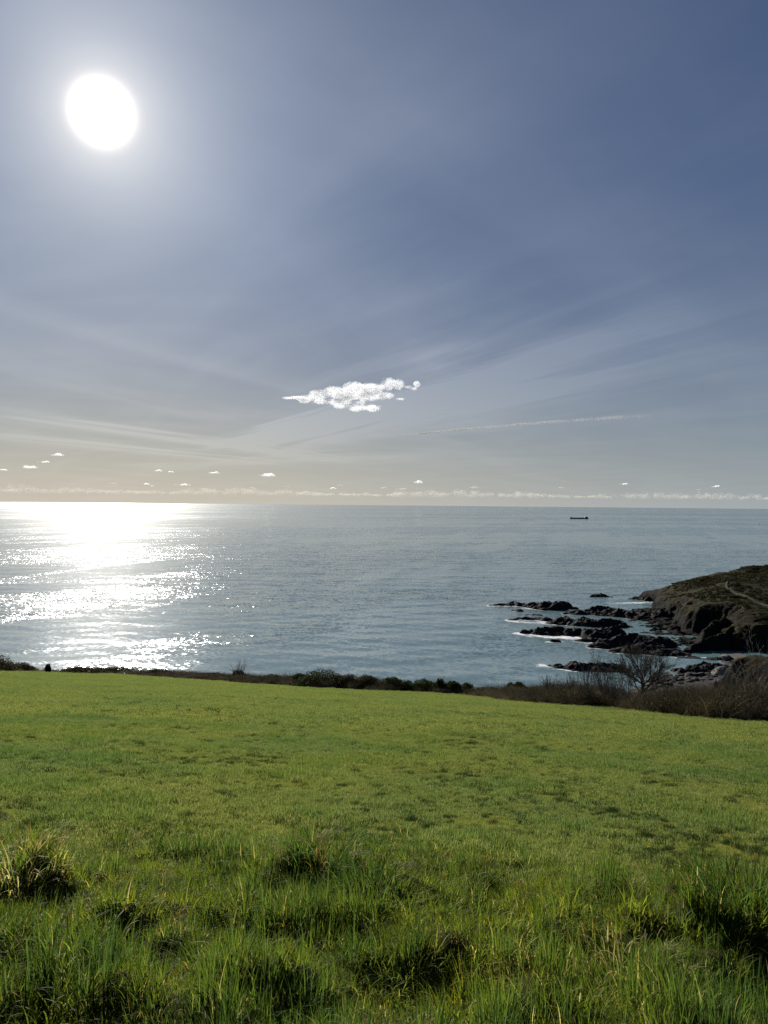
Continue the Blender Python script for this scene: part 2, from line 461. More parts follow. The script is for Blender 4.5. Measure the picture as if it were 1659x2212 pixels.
def seg_dist(x, y, pts):
    """distance to a polyline, and the parameter (index + fraction) of the nearest point"""
    best = np.full(np.shape(x), 1e9); par = np.zeros(np.shape(x))
    for i in range(len(pts) - 1):
        ax, ay = pts[i][0], pts[i][1]; bx, by = pts[i + 1][0], pts[i + 1][1]
        dx, dy = bx - ax, by - ay
        t = np.clip(((x - ax) * dx + (y - ay) * dy) / (dx * dx + dy * dy + 1e-9), 0, 1)
        d = np.hypot(x - ax - t * dx, y - ay - t * dy)
        m = d < best
        best = np.where(m, d, best); par = np.where(m, i + t, par)
    return best, par
def beyond(x, y):
    """signed distance beyond the field's far edge (positive on the seaward side)"""
    d, _ = seg_dist(x, y, [(p.x, p.y) for p in EDGE])
    o = np.argsort(EX)
    s = np.where(np.asarray(y) > np.interp(x, EX[o], EY[o]), 1, -1)
    return d * s
# mounds and hollows of the rough bank in front: x, y, radius, height
def mound(px, py, r, h, Yadd=0.0):
    p = on_field(px, py); return (p.x, p.y + Yadd, r, h)
MOUNDS = [mound(700, 1905, 0.62, 0.30), mound(830, 1960, 0.5, 0.22), mound(265, 1985, 0.50, 0.26), mound(40, 1925, 0.55, 0.30), mound(560, 2120, 0.42, 0.16),
          mound(160, 2150, 0.5, 0.20), mound(880, 2080, 0.45, 0.09), mound(1020, 2110, 0.45, 0.06), mound(1360, 2080, 0.7, 0.28), mound(1610, 2030, 0.7, 0.42),
          mound(1250, 1950, 0.6, 0.12), mound(440, 1950, 0.5, 0.14), mound(1480, 1990, 0.5, 0.16), mound(90, 2060, 0.4, 0.12)]
BANK_PX = [(-400, 1800), (0, 1822), (350, 1850), (700, 1848), (1000, 1880), (1300, 1915), (1659, 1925), (2100, 1940)]
BANK = [on_field(*p) for p in BANK_PX]
BX = np.array([p.x for p in BANK]); BY = np.array([p.y for p in BANK])
def bank_mask(x, y):
    lim = np.interp(x, BX, BY) + 0.35 * fbm(np.asarray(x) * 0.9, np.asarray(y) * 0.9, 0, 5, 3)
    return 1 / (1 + np.exp(-(lim - y) / 0.38))
def land_z(x, y):
    x = np.asarray(x, float); y = np.asarray(y, float)
    s = beyond(x, y)
    z = plane_z(x, y)
    z = z + 0.05 * fbm(x * 0.25, y * 0.25, 0, 3, 3) * np.clip(y / 30, 0, 1)
    z = z + 0.02 * fbm(x * 1.3, y * 1.3, 0, 8, 3)
    t = np.maximum(s - 7, 0)
    z = z - 0.9 * t * t / (t + 10) - 1.1 * np.maximum(t - 12, 0)
    bm = bank_mask(x, y)
    z = z + bm * (0.09 * fbm(x * 1.1, y * 1.1, 0, 21, 3) + 0.115 * np.maximum(fbm(x * 2.0, y * 1.7, 0, 27, 2), -0.7))
    for mx_, my_, r, h in MOUNDS:
        dx, dy = (x - mx_) / r, (y - my_) / r
        dd = np.sqrt(dx * dx + np.where(dy < 0, dy * dy * 2.2, dy * dy * 0.8))
        z = z + 0.65 * h * np.clip(1.25 - dd * dd * 1.25, 0, 1) ** 0.7 * (dd < 1)
    return np.maximum(z, -3.0)
def build_ground():
    ys = np.concatenate([np.linspace(-14, 2.2, 14), np.arange(2.4, 10, 0.08), np.arange(10, 30, 0.4), np.arange(30, 150, 1.2), np.arange(150, 300, 6)])
    us = np.concatenate([np.linspace(-2.4, -0.7, 24), np.linspace(-0.69, 0.69, 200), np.linspace(0.7, 2.0, 20)])
    Yg, U = np.meshgrid(ys, us, indexing='ij')
    X = U * (np.abs(Yg) * 0.95 + 3.0)
    Z = land_z(X, Yg)
    scrub = np.clip((beyond(X, Yg) - 0.2) / 0.8, 0, 1)
    bank = bank_mask(X, Yg)
    me = mesh_np('ground', np.stack([X, Yg, Z], -1), [grid_faces(len(ys), len(us))[:, ::-1]], M['ground'], smooth=True, attrs={'scrub': scrub.ravel(), 'bank': bank.ravel()})
    link('ground', me, kind='structure', label='sloping green meadow falling away to the cliff edge')
build_ground()
def ground_at(x, y):
    return float(land_z(np.array([x]), np.array([y]))[0])

# ------------------------------------------------------------------ headland, reefs, cove
def idw(x, y, ctrl, p=2.5):
    num = 0; den = 0
    for cx, cy, cz in ctrl:
        w = 1 / (np.hypot(x - cx, y - cy) + 2.0) ** p
        num = num + w * cz; den = den + w
    return num / den
def P3(px, py, Y):
    v = at_depth(px, py, Y); return (v.x, v.y, v.z)
HEAD_EDGE = [P3(1436, 1287, 428), P3(1434, 1291, 400), P3(1455, 1292, 382), P3(1480, 1286, 372), P3(1499, 1298, 352), P3(1518, 1305, 335),
             P3(1577, 1301, 330), P3(1604, 1306, 322), P3(1612, 1320, 313), P3(1588, 1346, 300), P3(1625, 1350, 294), P3(1662, 1349, 296), P3(1760, 1352, 300)]
HEAD_TOP = [P3(1453, 1270, 425), P3(1496, 1261, 432), P3(1530, 1248.5, 440), P3(1570, 1238.5, 445), P3(1625, 1224.5, 450), P3(1659, 1223, 450), P3(1720, 1215, 450),
            P3(1577, 1256, 378), P3(1571, 1272, 362), P3(1592, 1286, 350), P3(1659, 1312, 328), P3(1640, 1262, 385), P3(1659, 1240, 420), P3(1760, 1290, 340)]
HEAD_BACK = [(v[0] - 6, v[1] + 30, v[2] - 6) for v in HEAD_TOP[:7]]
# rock ribs running down the cliff to the shore (px, py, Y)
RIBS = [[(1499, 1297, 353), (1482, 1313, 350), (1470, 1330, 346), (1452, 1344, 343), (1434, 1355, 342)],
        [(1566, 1322, 314), (1556, 1336, 309), (1540, 1340, 307), (1526, 1362, 298), (1520, 1372, 296), (1508, 1386, 292)],
        [(1584, 1344, 301), (1577, 1356, 297), (1566, 1366, 294), (1536, 1371, 291), (1512, 1380, 289), (1497, 1397, 284), (1480, 1409, 281)],
        [(1440, 1290, 402), (1425, 1302, 398), (1412, 1318, 394)],
        [(1450, 1300, 381), (1440, 1318, 378), (1432, 1335, 376)]]
RIBS = [[P3(*p) for p in r] for r in RIBS]
HX, HY = 0.8, 0.8
def in_poly(x, y, poly):
    inside = np.zeros(np.shape(x), bool)
    n = len(poly)
    for i in range(n):
        x1, y1 = poly[i]; x2, y2 = poly[(i + 1) % n]
        c = ((y1 > y) != (y2 > y)) & (x < (x2 - x1) * (y - y1) / (y2 - y1 + 1e-12) + x1)
        inside ^= c
    return inside
def headland_z(x, y):
    edge2 = [(p[0], p[1]) for p in HEAD_EDGE]
    back = [(360, 300), (360, 500)] + [(p[0], p[1]) for p in HEAD_BACK[::-1]]
    poly = edge2 + back
    wx = x + 2.2 * fbm(x * 0.13, y * 0.13, 0, 31, 4); wy = y + 2.2 * fbm(x * 0.13, y * 0.13, 5.5, 33, 4)
    ins = in_poly(wx, wy, poly)
    d, par = seg_dist(wx, wy, poly + [poly[0]])
    allz = [p[2] for p in HEAD_EDGE] + [10, 14] + [p[2] for p in HEAD_BACK[::-1]] + [HEAD_EDGE[0][2]]
    ze = np.interp(par, np.arange(len(allz)), allz)
    top = idw(x, y, [*HEAD_EDGE, *HEAD_TOP, *HEAD_BACK])
    top = top + 0.35 * fbm(x * 0.25, y * 0.25, 0, 41, 5)
    gull = 0.7 * fbm(x * 0.12, y * 0.05, 0, 43, 4, ridged=True) + 0.5 * fbm(x * 0.5, y * 0.4, 0, 44, 4, ridged=True)
    steep = 1.35 + 0.35 * fbm(x * 0.06, y * 0.06, 0, 47, 3)
    cl = ze - np.maximum(d - 0.5, 0) * steep + gull * np.clip(d * 0.25, 0, 1) * 1.2
    blend = np.clip(d / 8, 0, 1)
    z = np.where(ins, ze * (1 - blend) + top * blend, cl)
    for rib in RIBS:
        rd, rp = seg_dist(wx * 0.5 + x * 0.5, wy * 0.5 + y * 0.5, [(p[0], p[1]) for p in rib])
        rz = np.interp(rp, np.arange(len(rib)), [p[2] for p in rib])
        z = np.maximum(z, rz - 1.6 * rd + 0.5 * fbm(x * 0.5, y * 0.5, 0, 51, 3))
    # wave-cut platform round the foot
    plat = 0.7 - np.maximum(d - 8, 0) * 0.10 + 1.0 * fbm(x * 0.16, y * 0.35, 0, 61, 5, ridged=True)
    plat = np.where(ins, -5, np.where(d < 40, plat, -3))
    plat = plat - np.clip((y - 395) / 10, 0, 3) * 1.5
    # the cove in front of the near cliff is water
    plat = np.where((y < 288) & (d > 5), np.minimum(plat, 0.9 - (d - 5) * 0.5), plat)
    z = np.maximum(z, plat)
    return np.maximum(z, -3.0)

def hf_mesh(name, X, Y, Z, mat, cut=-0.9, smooth=True, attrs=None):
    nu, nv = X.shape
    f = grid_faces(nu, nv)
    zz = Z.ravel()
    keep = (zz[f] > cut).any(1)
    f = f[keep]
    used, inv = np.unique(f.ravel(), return_inverse=True)
    V = np.stack([X, Y, Z], -1).reshape(-1, 3)[used]
    f = inv.reshape(-1, 4)
    me = mesh_np(name, V, [f], mat, smooth=smooth)
    # face upwards
    if len(me.polygons) and me.polygons[0].normal.z < 0: me.flip_normals()
    return me

SHORE = []      # (X, Y, Z) sample grids of everything that breaks the sea's surface
def build_headland():
    xs = np.arange(95, 330, HX); ys = np.arange(268, 500, HY)
    X, Y = np.meshgrid(xs, ys, indexing='ij')
    Z = headland_z(X, Y)
    jx = 0.5 * fbm(X * 0.6, Y * 0.6, Z * 0.6, 71, 3); jy = 0.5 * fbm(X * 0.6, Y * 0.6, Z * 0.6, 72, 3)
    me = hf_mesh('headland', X + jx, Y + jy, Z, M['headland'], smooth=False)
    link('headland', me, kind='structure', label='dark headland with bracken top and steep shadowed cliffs')
    SHORE.append((X, Y, Z))
build_headland()

def reef(pts, label, seed, mat='rock', res=0.4, rough=1.0, name='rock_reef', group='rock reefs off the headland', cat='rock'):
    """pts: (px, py at the waterline, half width m, height m) along the spine"""
    w = [at_level(p[0], p[1]) for p in pts]
    S = [(v.x, v.y) for v in w]
    hw = np.array([p[2] for p in pts], float); hh = np.array([p[3] for p in pts], float)
    m = hw.max() + 4
    xs = np.arange(min(s[0] for s in S) - m, max(s[0] for s in S) + m, res)
    ys = np.arange(min(s[1] for s in S) - m, max(s[1] for s in S) + m, res)
    X, Y = np.meshgrid(xs, ys, indexing='ij')
    wx = X + 1.3 * fbm(X * 0.22, Y * 0.22, 0, seed, 4); wy = Y + 1.3 * fbm(X * 0.22, Y * 0.22, 3.3, seed + 1, 4)
    d, par = seg_dist(wx, wy, S) if len(S) > 1 else (np.hypot(wx - S[0][0], wy - S[0][1]), np.zeros_like(X))
    W = np.interp(par, np.arange(len(S)), hw); Hh = np.interp(par, np.arange(len(S)), hh)
    q = d / W
    prof = 1.0 - q ** 1.6
    Z = 0.88 * Hh * prof * (0.72 + 0.34 * fbm(X * 0.16, Y * 0.3, 0, seed + 4, 4)) + rough * 0.22 * np.clip(Hh, 0.4, 2.5) * fbm(X * 0.35, Y * 0.6, 0, seed + 5, 4, ridged=True) * np.clip(1.3 - q, 0, 1)
    Z = np.maximum(Z - 0.15, -3)
    me = hf_mesh(name, X, Y, Z, M[mat], cut=-0.6, smooth=False)
    SHORE.append((X, Y, Z))
    return link(name, me, label=label, cat=cat, group=group)
reef([(1062, 1308, 1.5, 0.7), (1088, 1307, 3, 1.6), (1112, 1308, 4, 3.2), (1140, 1311, 4, 2.4), (1170, 1314, 6, 3.4), (1200, 1314, 8, 5.2), (1218, 1312, 7, 4.6), (1238, 1314, 3, 2)],
     'outermost jagged black reef, farthest left of the headland with surf at its tip', 101)
reef([(1112, 1318, 2, 0.9), (1126, 1320, 2.2, 1.3)], 'low black skerry just in front of the outermost reef tip', 107)
reef([(1226, 1326, 3, 1.8), (1262, 1326, 6, 3.4), (1300, 1326, 8, 4.4), (1345, 1330, 8, 4.4), (1390, 1334, 9, 5), (1425, 1336, 9, 5)],
     'long black reef joining the cliff foot, behind the gap of white water', 113)
reef([(1283, 1288.5, 3, 1.3), (1300, 1288.5, 4, 2.4), (1313, 1289, 2.5, 1.2)], 'lone low black islet in open water farthest from the shore', 119)
reef([(1372, 1294, 4, 1.8), (1398, 1296, 5, 2.6), (1432, 1297, 6, 5)], 'dark rock spur sticking out behind the headland beside white surf', 121)
reef([(1137, 1328, 2, 0.8), (1152, 1329, 2, 1.2), (1168, 1330, 1.4, 0.6)], 'thin low skerry lying between the two upper reefs', 127)
reef([(1106, 1340, 1.6, 0.8), (1118, 1338, 2, 1.4), (1136, 1338, 3, 1.9), (1160, 1339, 2.5, 1.5), (1184, 1340, 3.5, 2.4)], 'broken line of low rocks leading to the humped reef', 131)
reef([(1192, 1346, 3, 1.8), (1222, 1346, 7, 5.2), (1250, 1349, 7, 4.2), (1285, 1352, 7, 3.8), (1330, 1352, 7, 3.4)], 'black reef with a tall rounded hump in the middle row', 137)
reef([(1135, 1368, 2.0, 2.2), (1158, 1369, 4, 2.8), (1184, 1369, 5, 3.3), (1220, 1369, 5, 3.4), (1262, 1374, 5, 3.0), (1285, 1376, 6, 4.4), (1320, 1376, 7, 5.2)],
     'long finger of black rock in the lower row with surf at its blunt end', 139)
reef([(1195, 1386, 1.5, 1.4), (1203, 1386, 1.6, 1.6)], 'small square rock alone in the foam below the long finger', 149, res=0.25)
reef([(1258, 1385, 2, 1.6), (1274, 1385, 2.5, 2.4), (1296, 1385.5, 3, 1.8)], 'small dark double rock just left of the cliff foot', 151, res=0.3)
reef([(1277, 1397, 2.5, 1.4), (1300, 1397, 5, 3.6), (1322, 1396, 6, 4.6), (1370, 1392, 8, 5), (1420, 1392, 8, 5)], 'broad black rock shelf in front of the cliff foot', 157)
reef([(1332, 1407, 2.5, 1.4), (1350, 1408, 4, 3.2), (1385, 1409, 5, 3.6), (1420, 1412, 5, 3.2), (1460, 1412, 5, 2.6)], 'brownish black rock ridge behind the bare tree crown', 163)
reef([(1172, 1438, 1.4, 0.8), (1186, 1439, 2, 1.4), (1206, 1442, 3, 1.9), (1222, 1443, 2.4, 1.3), (1246, 1444, 4.2, 3.2), (1272, 1445, 3.4, 2.1), (1296, 1445, 4, 2.9), (1330, 1446, 4, 2.4)],
     'nearest black reef lying alone left of the bare tree', 167, res=0.3)
reef([(1455, 1420, 2, 0.5), (1500, 1422, 2.5, 1.0), (1540, 1424, 2.5, 1.1), (1568, 1425, 2, 1.4)], 'flat dark ledge at the back of the cove', 173, res=0.35)
# cove shore: jagged slanting ledges, boulders, the pale slab and the near outcrop
reef([(1456, 1448, 2, 1.4), (1478, 1452, 4.5, 2.2), (1505, 1452, 5, 2.8), (1535, 1454, 5, 3.0), (1565, 1456, 5, 3.4)], 'jagged slanting dark rock ledge on the near side of the cove', 179, res=0.3, rough=1.6)

def build_shore():
    xs = np.arange(66, 190, 0.6); ys = np.arange(206, 268, 0.6)
    X, Y = np.meshgrid(xs, ys, indexing='ij')
    a = at_level(1405, 1478); b = at_level(1555, 1446); c = at_level(1600, 1434)
    shore = np.interp(X, [a.x - 14, a.x, b.x, c.x, 190], [a.y - 16, a.y + 4, b.y + 5, c.y + 8, c.y + 26])
    Z = (shore - Y) * 0.085 + 0.35 * fbm(X * 0.4, Y * 0.4, 0, 203, 4)
    Z = np.minimum(Z, 2.6 + 0.4 * fbm(X * 0.3, Y * 0.3, 0, 207, 3))
    me = hf_mesh('cove_beach', X, Y, Z, M['boulder'], cut=-0.8)
    link('cove_beach', me, kind='structure', label='grey stony beach of the cove below the brambles')
    SHORE.append((X, Y, Z))
    return X, Y, Z
build_shore()
def build_sand():
    # little strip of sand at the back of the cove
    a = at_level(1578, 1429)
    xs = np.arange(a.x - 9, a.x + 9, 0.6); ys = np.arange(a.y - 12, a.y + 12, 0.6)
    X, Y = np.meshgrid(xs, ys, indexing='ij')
    Z = (X - a.x + 1.5 * fbm(Y * 0.2, X * 0.05, 0, 5, 3)) * 0.09
    me = hf_mesh('cove_sand', X, Y, Z, simple('beach_sand', (0.085, 0.072, 0.06), 0.9, 0.05), cut=-0.5)
    link('cove_sand', me, kind='structure', label='small strip of grey brown sand at the back of the cove')
    SHORE.append((X, Y, Z))
build_sand()

def boulder_mesh(seed):
    import bmesh
    bm = bmesh.new()
    bmesh.ops.create_icosphere(bm, subdivisions=3, radius=1.0)
    V = np.array([v.co[:] for v in bm.verts])
    r = np.random.default_rng(seed)
    # chip flat planes off a rounded lump
    for _ in range(11):
        n = r.normal(size=3); n /= np.linalg.norm(n); h = r.uniform(0.55, 0.9)
        dd = V @ n
        V = np.where((dd > h)[:, None], V - np.outer(dd - h, n) * 0.9, V)
    V += 0.05 * np.stack([fbm(V[:, 0] * 3, V[:, 1] * 3, V[:, 2] * 3, seed + k, 3) for k in range(3)], -1)
    for v, c in zip(bm.verts, V): v.co = c
    me = bpy.data.meshes.new('boulder'); bm.to_mesh(me); bm.free()
    me.materials.append(M['boulder'])
    return me
BOULD = [boulder_mesh(s) for s in (1, 2, 3, 4, 5)]
def build_boulders():
    r = np.random.default_rng(5)
    k = 0
    spots = []
    tries = 0
    while len(spots) < 85 and tries < 4000:
        tries += 1
        px = r.uniform(1405, 1560); py = r.uniform(1458, 1489)
        if py < 1458 + max(0, (1440 - px)) * 0.5: continue
        v = at_level(px, py, 0.9)
        sz = r.uniform(0.6, 1.5) * (1.35 if r.random() < 0.2 else 1)
        if any((v.x - q[0]) ** 2 + ((v.y - q[1])) ** 2 < (0.62 * (sz + q[2])) ** 2 for q in spots): continue
        spots.append((v.x, v.y, sz))
        o = link('boulder', BOULD[k % 5], loc=(v.x, v.y, 0.95 + r.uniform(-0.2, 0.2)), label='grey weathered boulder on the cove beach below the brambles', cat='boulder', group='boulders strewn on the cove beach')
        o.scale = (sz * r.uniform(1.0, 1.7), sz * r.uniform(0.8, 1.1), sz * r.uniform(0.45, 0.75))
        o.rotation_euler = (r.uniform(-0.25, 0.25), r.uniform(-0.3, 0.05), r.uniform(-0.5, 0.9))
        k += 1
    # pale slab leaning on the ledge
    v = at_level(1556, 1456, 1.5)
    me = BOULD[1].copy(); me.materials.clear(); me.materials.append(M['slab'])
    o = link('rock_slab', me, loc=(v.x, v.y, 2.2), label='large pale tilted rock slab at the right end of the ledge', cat='rock')
    o.scale = (4.2, 2.2, 1.1); o.rotation_euler = (0.2, -0.42, 0.35)
    v = at_level(1566, 1420, 1.2)
    me = BOULD[3].copy(); me.materials.clear(); me.materials.append(M['slab'])
    o = link('rock_block', me, loc=(v.x, v.y, 1.2), label='pale square rock block standing at the back of the cove', cat='rock')
    o.scale = (1.9, 1.6, 1.1)
build_boulders()

def build_outcrop():
    ctr = [P3(1556, 1474, 205), P3(1583, 1438, 203), P3(1600, 1423, 202), P3(1625, 1420, 200), P3(1660, 1424, 196), P3(1720, 1430, 190)]
    hw = np.array([4.5, 7, 9, 10, 11, 12.0]); hh = np.array([p[2] for p in ctr])
    xs = np.arange(84, 128, 0.4); ys = np.arange(176, 222, 0.4)
    X, Y = np.meshgrid(xs, ys, indexing='ij')
    wx = X + 1.0 * fbm(X * 0.2, Y * 0.2, 0, 301, 4); wy = Y + 1.0 * fbm(X * 0.2, Y * 0.2, 2, 303, 4)
    d, par = seg_dist(wx, wy, [(p[0], p[1]) for p in ctr])
    W = np.interp(par, np.arange(6), hw); Hh = np.interp(par, np.arange(6), hh)
    q = d / W
    Z = Hh - np.maximum(q - 0.25, 0) ** 1.2 * 12 + 0.9 * fbm(X * 0.3, Y * 0.5, 0, 305, 5, ridged=True) * np.clip(q, 0.15, 1)
    me = hf_mesh('rock_outcrop', X, Y, Z, M['headland'], cut=-0.6, smooth=False)
    link('rock_outcrop', me, label='grassy rock outcrop rising behind the brambles at the right edge', cat='rock')
build_outcrop()

def build_path():
    pix = [(1790, 1352, 306), (1700, 1328, 322), (1659, 1311, 331), (1625, 1298, 341), (1598, 1286, 352), (1582, 1277, 360), (1572, 1268, 368), (1570, 1262, 374), (1578, 1252, 388), (1590, 1243, 410)]
    P = [at_depth(*p) for p in pix]
    pts = []
    for i in range(len(P) - 1):
        for t in np.linspace(0, 1, 14, endpoint=False):
            pts.append(P[i].lerp(P[i + 1], t))
    pts = np.array([(p.x, p.y) for p in pts])
    for _ in range(12): pts[1:-1] = (pts[:-2] + pts[2:] + 2 * pts[1:-1]) / 4
    tg = np.gradient(pts, axis=0); tg /= np.linalg.norm(tg, axis=1)[:, None]
    nr = np.stack([-tg[:, 1], tg[:, 0]], 1)
    wdt = np.interp(np.arange(len(pts)), [0, len(pts) * 0.35, len(pts) * 0.6, len(pts)], [1.1, 1.3, 1.0, 0.6])
    rows = []
    for k in np.linspace(-1, 1, 5):
        q = pts + nr * (wdt * k * (1 + 0.2 * vnoise(np.arange(len(pts)) * 0.3, k * 3 + 0 * pts[:, 0], 0, 9)))[:, None]
        z = headland_z(q[:, 0], q[:, 1])
        rows.append(np.column_stack([q, z]))
    V = np.stack(rows, 1)
    V[..., 2] = V[..., 2].max(axis=1, keepdims=True) * 0.5 + V[..., 2] * 0.5 + 0.28
    V[:, 0, 2] -= 0.5; V[:, -1, 2] -= 0.5
    me = mesh_np('footpath', V.reshape(-1, 3), [grid_faces(len(pts), 5)], simple('trodden_grass', (0.030, 0.030, 0.015), 0.9, 0.1, 0.35, 0.8), smooth=True)
    if me.polygons[0].normal.z < 0: me.flip_normals()
    link('footpath', me, kind='structure', label='pale trodden footpath winding up over the headland')
build_path()

# ------------------------------------------------------------------ sea
def blur(a, sig):
    n0, n1 = a.shape
    f0 = np.fft.fftfreq(n0)[:, None]; f1 = np.fft.rfftfreq(n1)[None, :]
    g = np.exp(-2 * (math.pi ** 2) * (sig ** 2) * (f0 ** 2 + f1 ** 2))
    return np.fft.irfft2(np.fft.rfft2(a) * g, s=a.shape)
def build_sea():
    # foam raster, 1 m cells
    x0, x1, y0, y1 = 20, 330, 190, 520
    mask = np.zeros((x1 - x0, y1 - y0))
    for X, Y, Z in SHORE:
        s = (Z > -0.05)
        ix = (X[s] - x0).astype(int); iy = (Y[s] - y0).astype(int)
        ok = (ix >= 0) & (iy >= 0) & (ix < x1 - x0) & (iy < y1 - y0)
        mask[ix[ok], iy[ok]] = 1
    pm = np.pad(mask, 50, mode='edge')
    b1, b2, b3 = [blur(pm, q)[50:-50, 50:-50] for q in (1.3, 4.0, 11.0)]
    # surf gathers on the seaward, western ends and in the gaps
    gx = np.gradient(b2, axis=0)
    GX, GY = np.meshgrid(np.arange(x0, x1), np.arange(y0, y1), indexing='ij')
    expo = np.clip(1.25 - (GX - 55) / 95, 0.12, 1.0) * np.clip((GY - 215) / 60, 0.45, 1)
    foam = np.clip(b1 * 1.2, 0, 1) * (0.15 + 0.5 * expo) + np.clip(gx * 10, 0, 1) * 0.25 * expo + np.clip(b2 * 1.0, 0, 0.25) * expo
    # white water behind the long reef
    for px, py, sx, sy, amp in ((1340, 1303, 13, 5, 1.0), (1385, 1301, 12, 6, 0.95), (1290, 1306, 8, 4, 0.7), (1060, 1308, 6, 3, 0.75), (1100, 1315, 9, 4, 0.6), (1115, 1343, 8, 4, 0.7), (1150, 1345, 8, 3, 0.7),
                                (1122, 1370, 6, 4, 0.85), (1175, 1376, 11, 4, 0.75), (1230, 1379, 9, 4, 0.65), (1185, 1387, 9, 3, 0.6), (1165, 1438, 4, 3, 0.8), (1250, 1449, 4, 1.5, 0.8), (1215, 1446, 4, 1.2, 0.7), (1420, 1298, 6, 4, 0.8),
                                (1572, 1430, 3.0, 3, 0.8), (1530, 1423, 5, 1.3, 0.7), (1372, 1404, 4, 1.5, 0.7), (1360, 1290, 12, 2.0, 0.6)):
        v = at_level(px, py)
        foam += 0.8 * amp * np.exp(-((GX - v.x) / sx) ** 2 - ((GY - v.y) / sy) ** 2)
    shallow = np.clip(b3 * 1.3, 0, 1) * np.clip((GX - 70) / 60, 0, 1)
    for s in (foam, shallow): s[mask.shape[0] - 3:, :] *= 0
    ang = np.concatenate([np.linspace(-80, -31, 36), np.linspace(-30.5, 32, 560), np.linspace(33, 80, 32)]) * math.pi / 180
    rad = [120.0]
    while rad[-1] < 60000:
        r = rad[-1]; rad.append(r * (1.0042 if r < 520 else 1.0042 + min(0.034, (r - 520) / 1500 * 0.02)))
    rad = np.array(rad)
    Rg, A = np.meshgrid(rad, ang, indexing='ij')
    X, Y = Rg * np.sin(A), Rg * np.cos(A)
    Z = np.zeros_like(X)
    fade = np.clip(1.2 - Rg / 2500, 0, 1)
    for th, lam, amp in ((1.75, 34, 0.10), (1.45, 23, 0.07), (2.0, 14, 0.05), (1.2, 9, 0.03)):
        kx, ky = math.cos(th) * 2 * math.pi / lam, math.sin(th) * 2 * math.pi / lam
        Z += amp * fade * np.sin(kx * X + ky * Y + 2.5 * fbm(X * 0.008, Y * 0.008, lam, 77, 3))
    # sample rasters
    fx = np.clip(X - x0, 0, mask.shape[0] - 2.001); fy = np.clip(Y - y0, 0, mask.shape[1] - 2.001)
    ix, iy = fx.astype(int), fy.astype(int); tx, ty = fx - ix, fy - iy
    inside = (X > x0) & (X < x1 - 2) & (Y > y0) & (Y < y1 - 2)
    def samp(a):
        return (a[ix, iy] * (1 - tx) * (1 - ty) + a[ix + 1, iy] * tx * (1 - ty) + a[ix, iy + 1] * (1 - tx) * ty + a[ix + 1, iy + 1] * tx * ty) * inside
    me = mesh_np('sea', np.stack([X, Y, Z], -1), [grid_faces(len(rad), len(ang))], M['sea'], smooth=True, attrs={'foam': samp(foam).ravel(), 'shallow': samp(shallow).ravel()})
    if me.polygons[len(me.polygons) // 2].normal.z < 0: me.flip_normals()
    link('sea', me, kind='structure', label='calm grey blue sea glittering under the sun')
build_sea()

# ------------------------------------------------------------------ grass
def blades(base, length, width, az, lean, curl, K, tint, face=None):
    """ribbons of K segments: base n x 3; the blade leans towards az by `lean` rad and curls by `curl` rad more"""
    n = len(base)
    pts = np.zeros((n, K + 1, 3)); pts[:, 0] = base
    th = lean.copy()
    for k in range(K):
        step = length / K
        pts[:, k + 1, 0] = pts[:, k, 0] + step * np.sin(th) * np.cos(az)
        pts[:, k + 1, 1] = pts[:, k, 1] + step * np.sin(th) * np.sin(az)
        pts[:, k + 1, 2] = pts[:, k, 2] + step * np.cos(th)
        th = th + curl / K * (0.5 + k / K)
    fa = az + math.pi / 2 if face is None else face
    side = np.stack([np.cos(fa), np.sin(fa), np.zeros(n)], -1)
    V = []
    for k in range(K):
        w = width * (1 - (k / K) ** 1.6) * 0.5
        V += [pts[:, k] - side * w[:, None], pts[:, k] + side * w[:, None]]
    V.append(pts[:, K])
    V = np.stack(V, 1)                                   # n, 2K+1, 3
    m = 2 * K + 1
    off = (np.arange(n) * m)[:, None]
    quads = []
    for k in range(K - 1):
        a = 2 * k
        quads.append(off + np.array([[a, a + 1, a + 3, a + 2]]))
    tris = off + np.array([[2 * K - 2, 2 * K - 1, 2 * K]])
    q = np.concatenate(quads) if quads else np.zeros((0, 4), int)
    T = np.repeat(tint[:, None, :], m, 1)
    return V.reshape(-1, 3), q, tris, T.reshape(-1, 3)
def grass_mesh(name, mat, n, spread, lmin, lmax, w, K, pal, curl=(0.2, 1.0), lean=(0.0, 0.5), seed=0, shape='square', tall=0.0, pw=None):
    r = np.random.default_rng(seed)
    if shape == 'square':
        xy = r.uniform(-spread, spread, (n, 2))
    else:
        a = r.uniform(0, 2 * math.pi, n); rr = spread * np.sqrt(r.uniform(0, 1, n))
        xy = np.stack([rr * np.cos(a), rr * np.sin(a)], 1)
    base = np.column_stack([xy, np.full(n, -0.02)])
    L = r.uniform(lmin, lmax, n) * r.uniform(0.7, 1.0, n)
    az = r.uniform(0, 2 * math.pi, n)
    if shape != 'square':
        az = np.where(r.random(n) < 0.75, np.arctan2(xy[:, 1], xy[:, 0]) + r.normal(0, 0.7, n), az)
        L = L * (1.05 - 0.4 * np.hypot(xy[:, 0], xy[:, 1]) / spread)
    pal = np.array(pal)
    ci = r.choice(len(pal), n, p=pw)
    tint = pal[ci] * r.uniform(0.75, 1.25, (n, 1))
    dry = ci >= len(pal) - 2 if pw is not None else np.zeros(n, bool)
    cu = r.uniform(*curl, n); cu = np.where(dry, cu + r.uniform(0.3, 1.6, n), cu)
    V, q, t, T = blades(base, L, w * r.uniform(0.7, 1.3, n), az, r.uniform(*lean, n), cu, K, tint, face=r.uniform(0, 2 * math.pi, n) if K < 3 else az + math.pi / 2 + r.normal(0, 0.5, n))
    return mesh_np(name, V, [q, t], mat, tint=T)

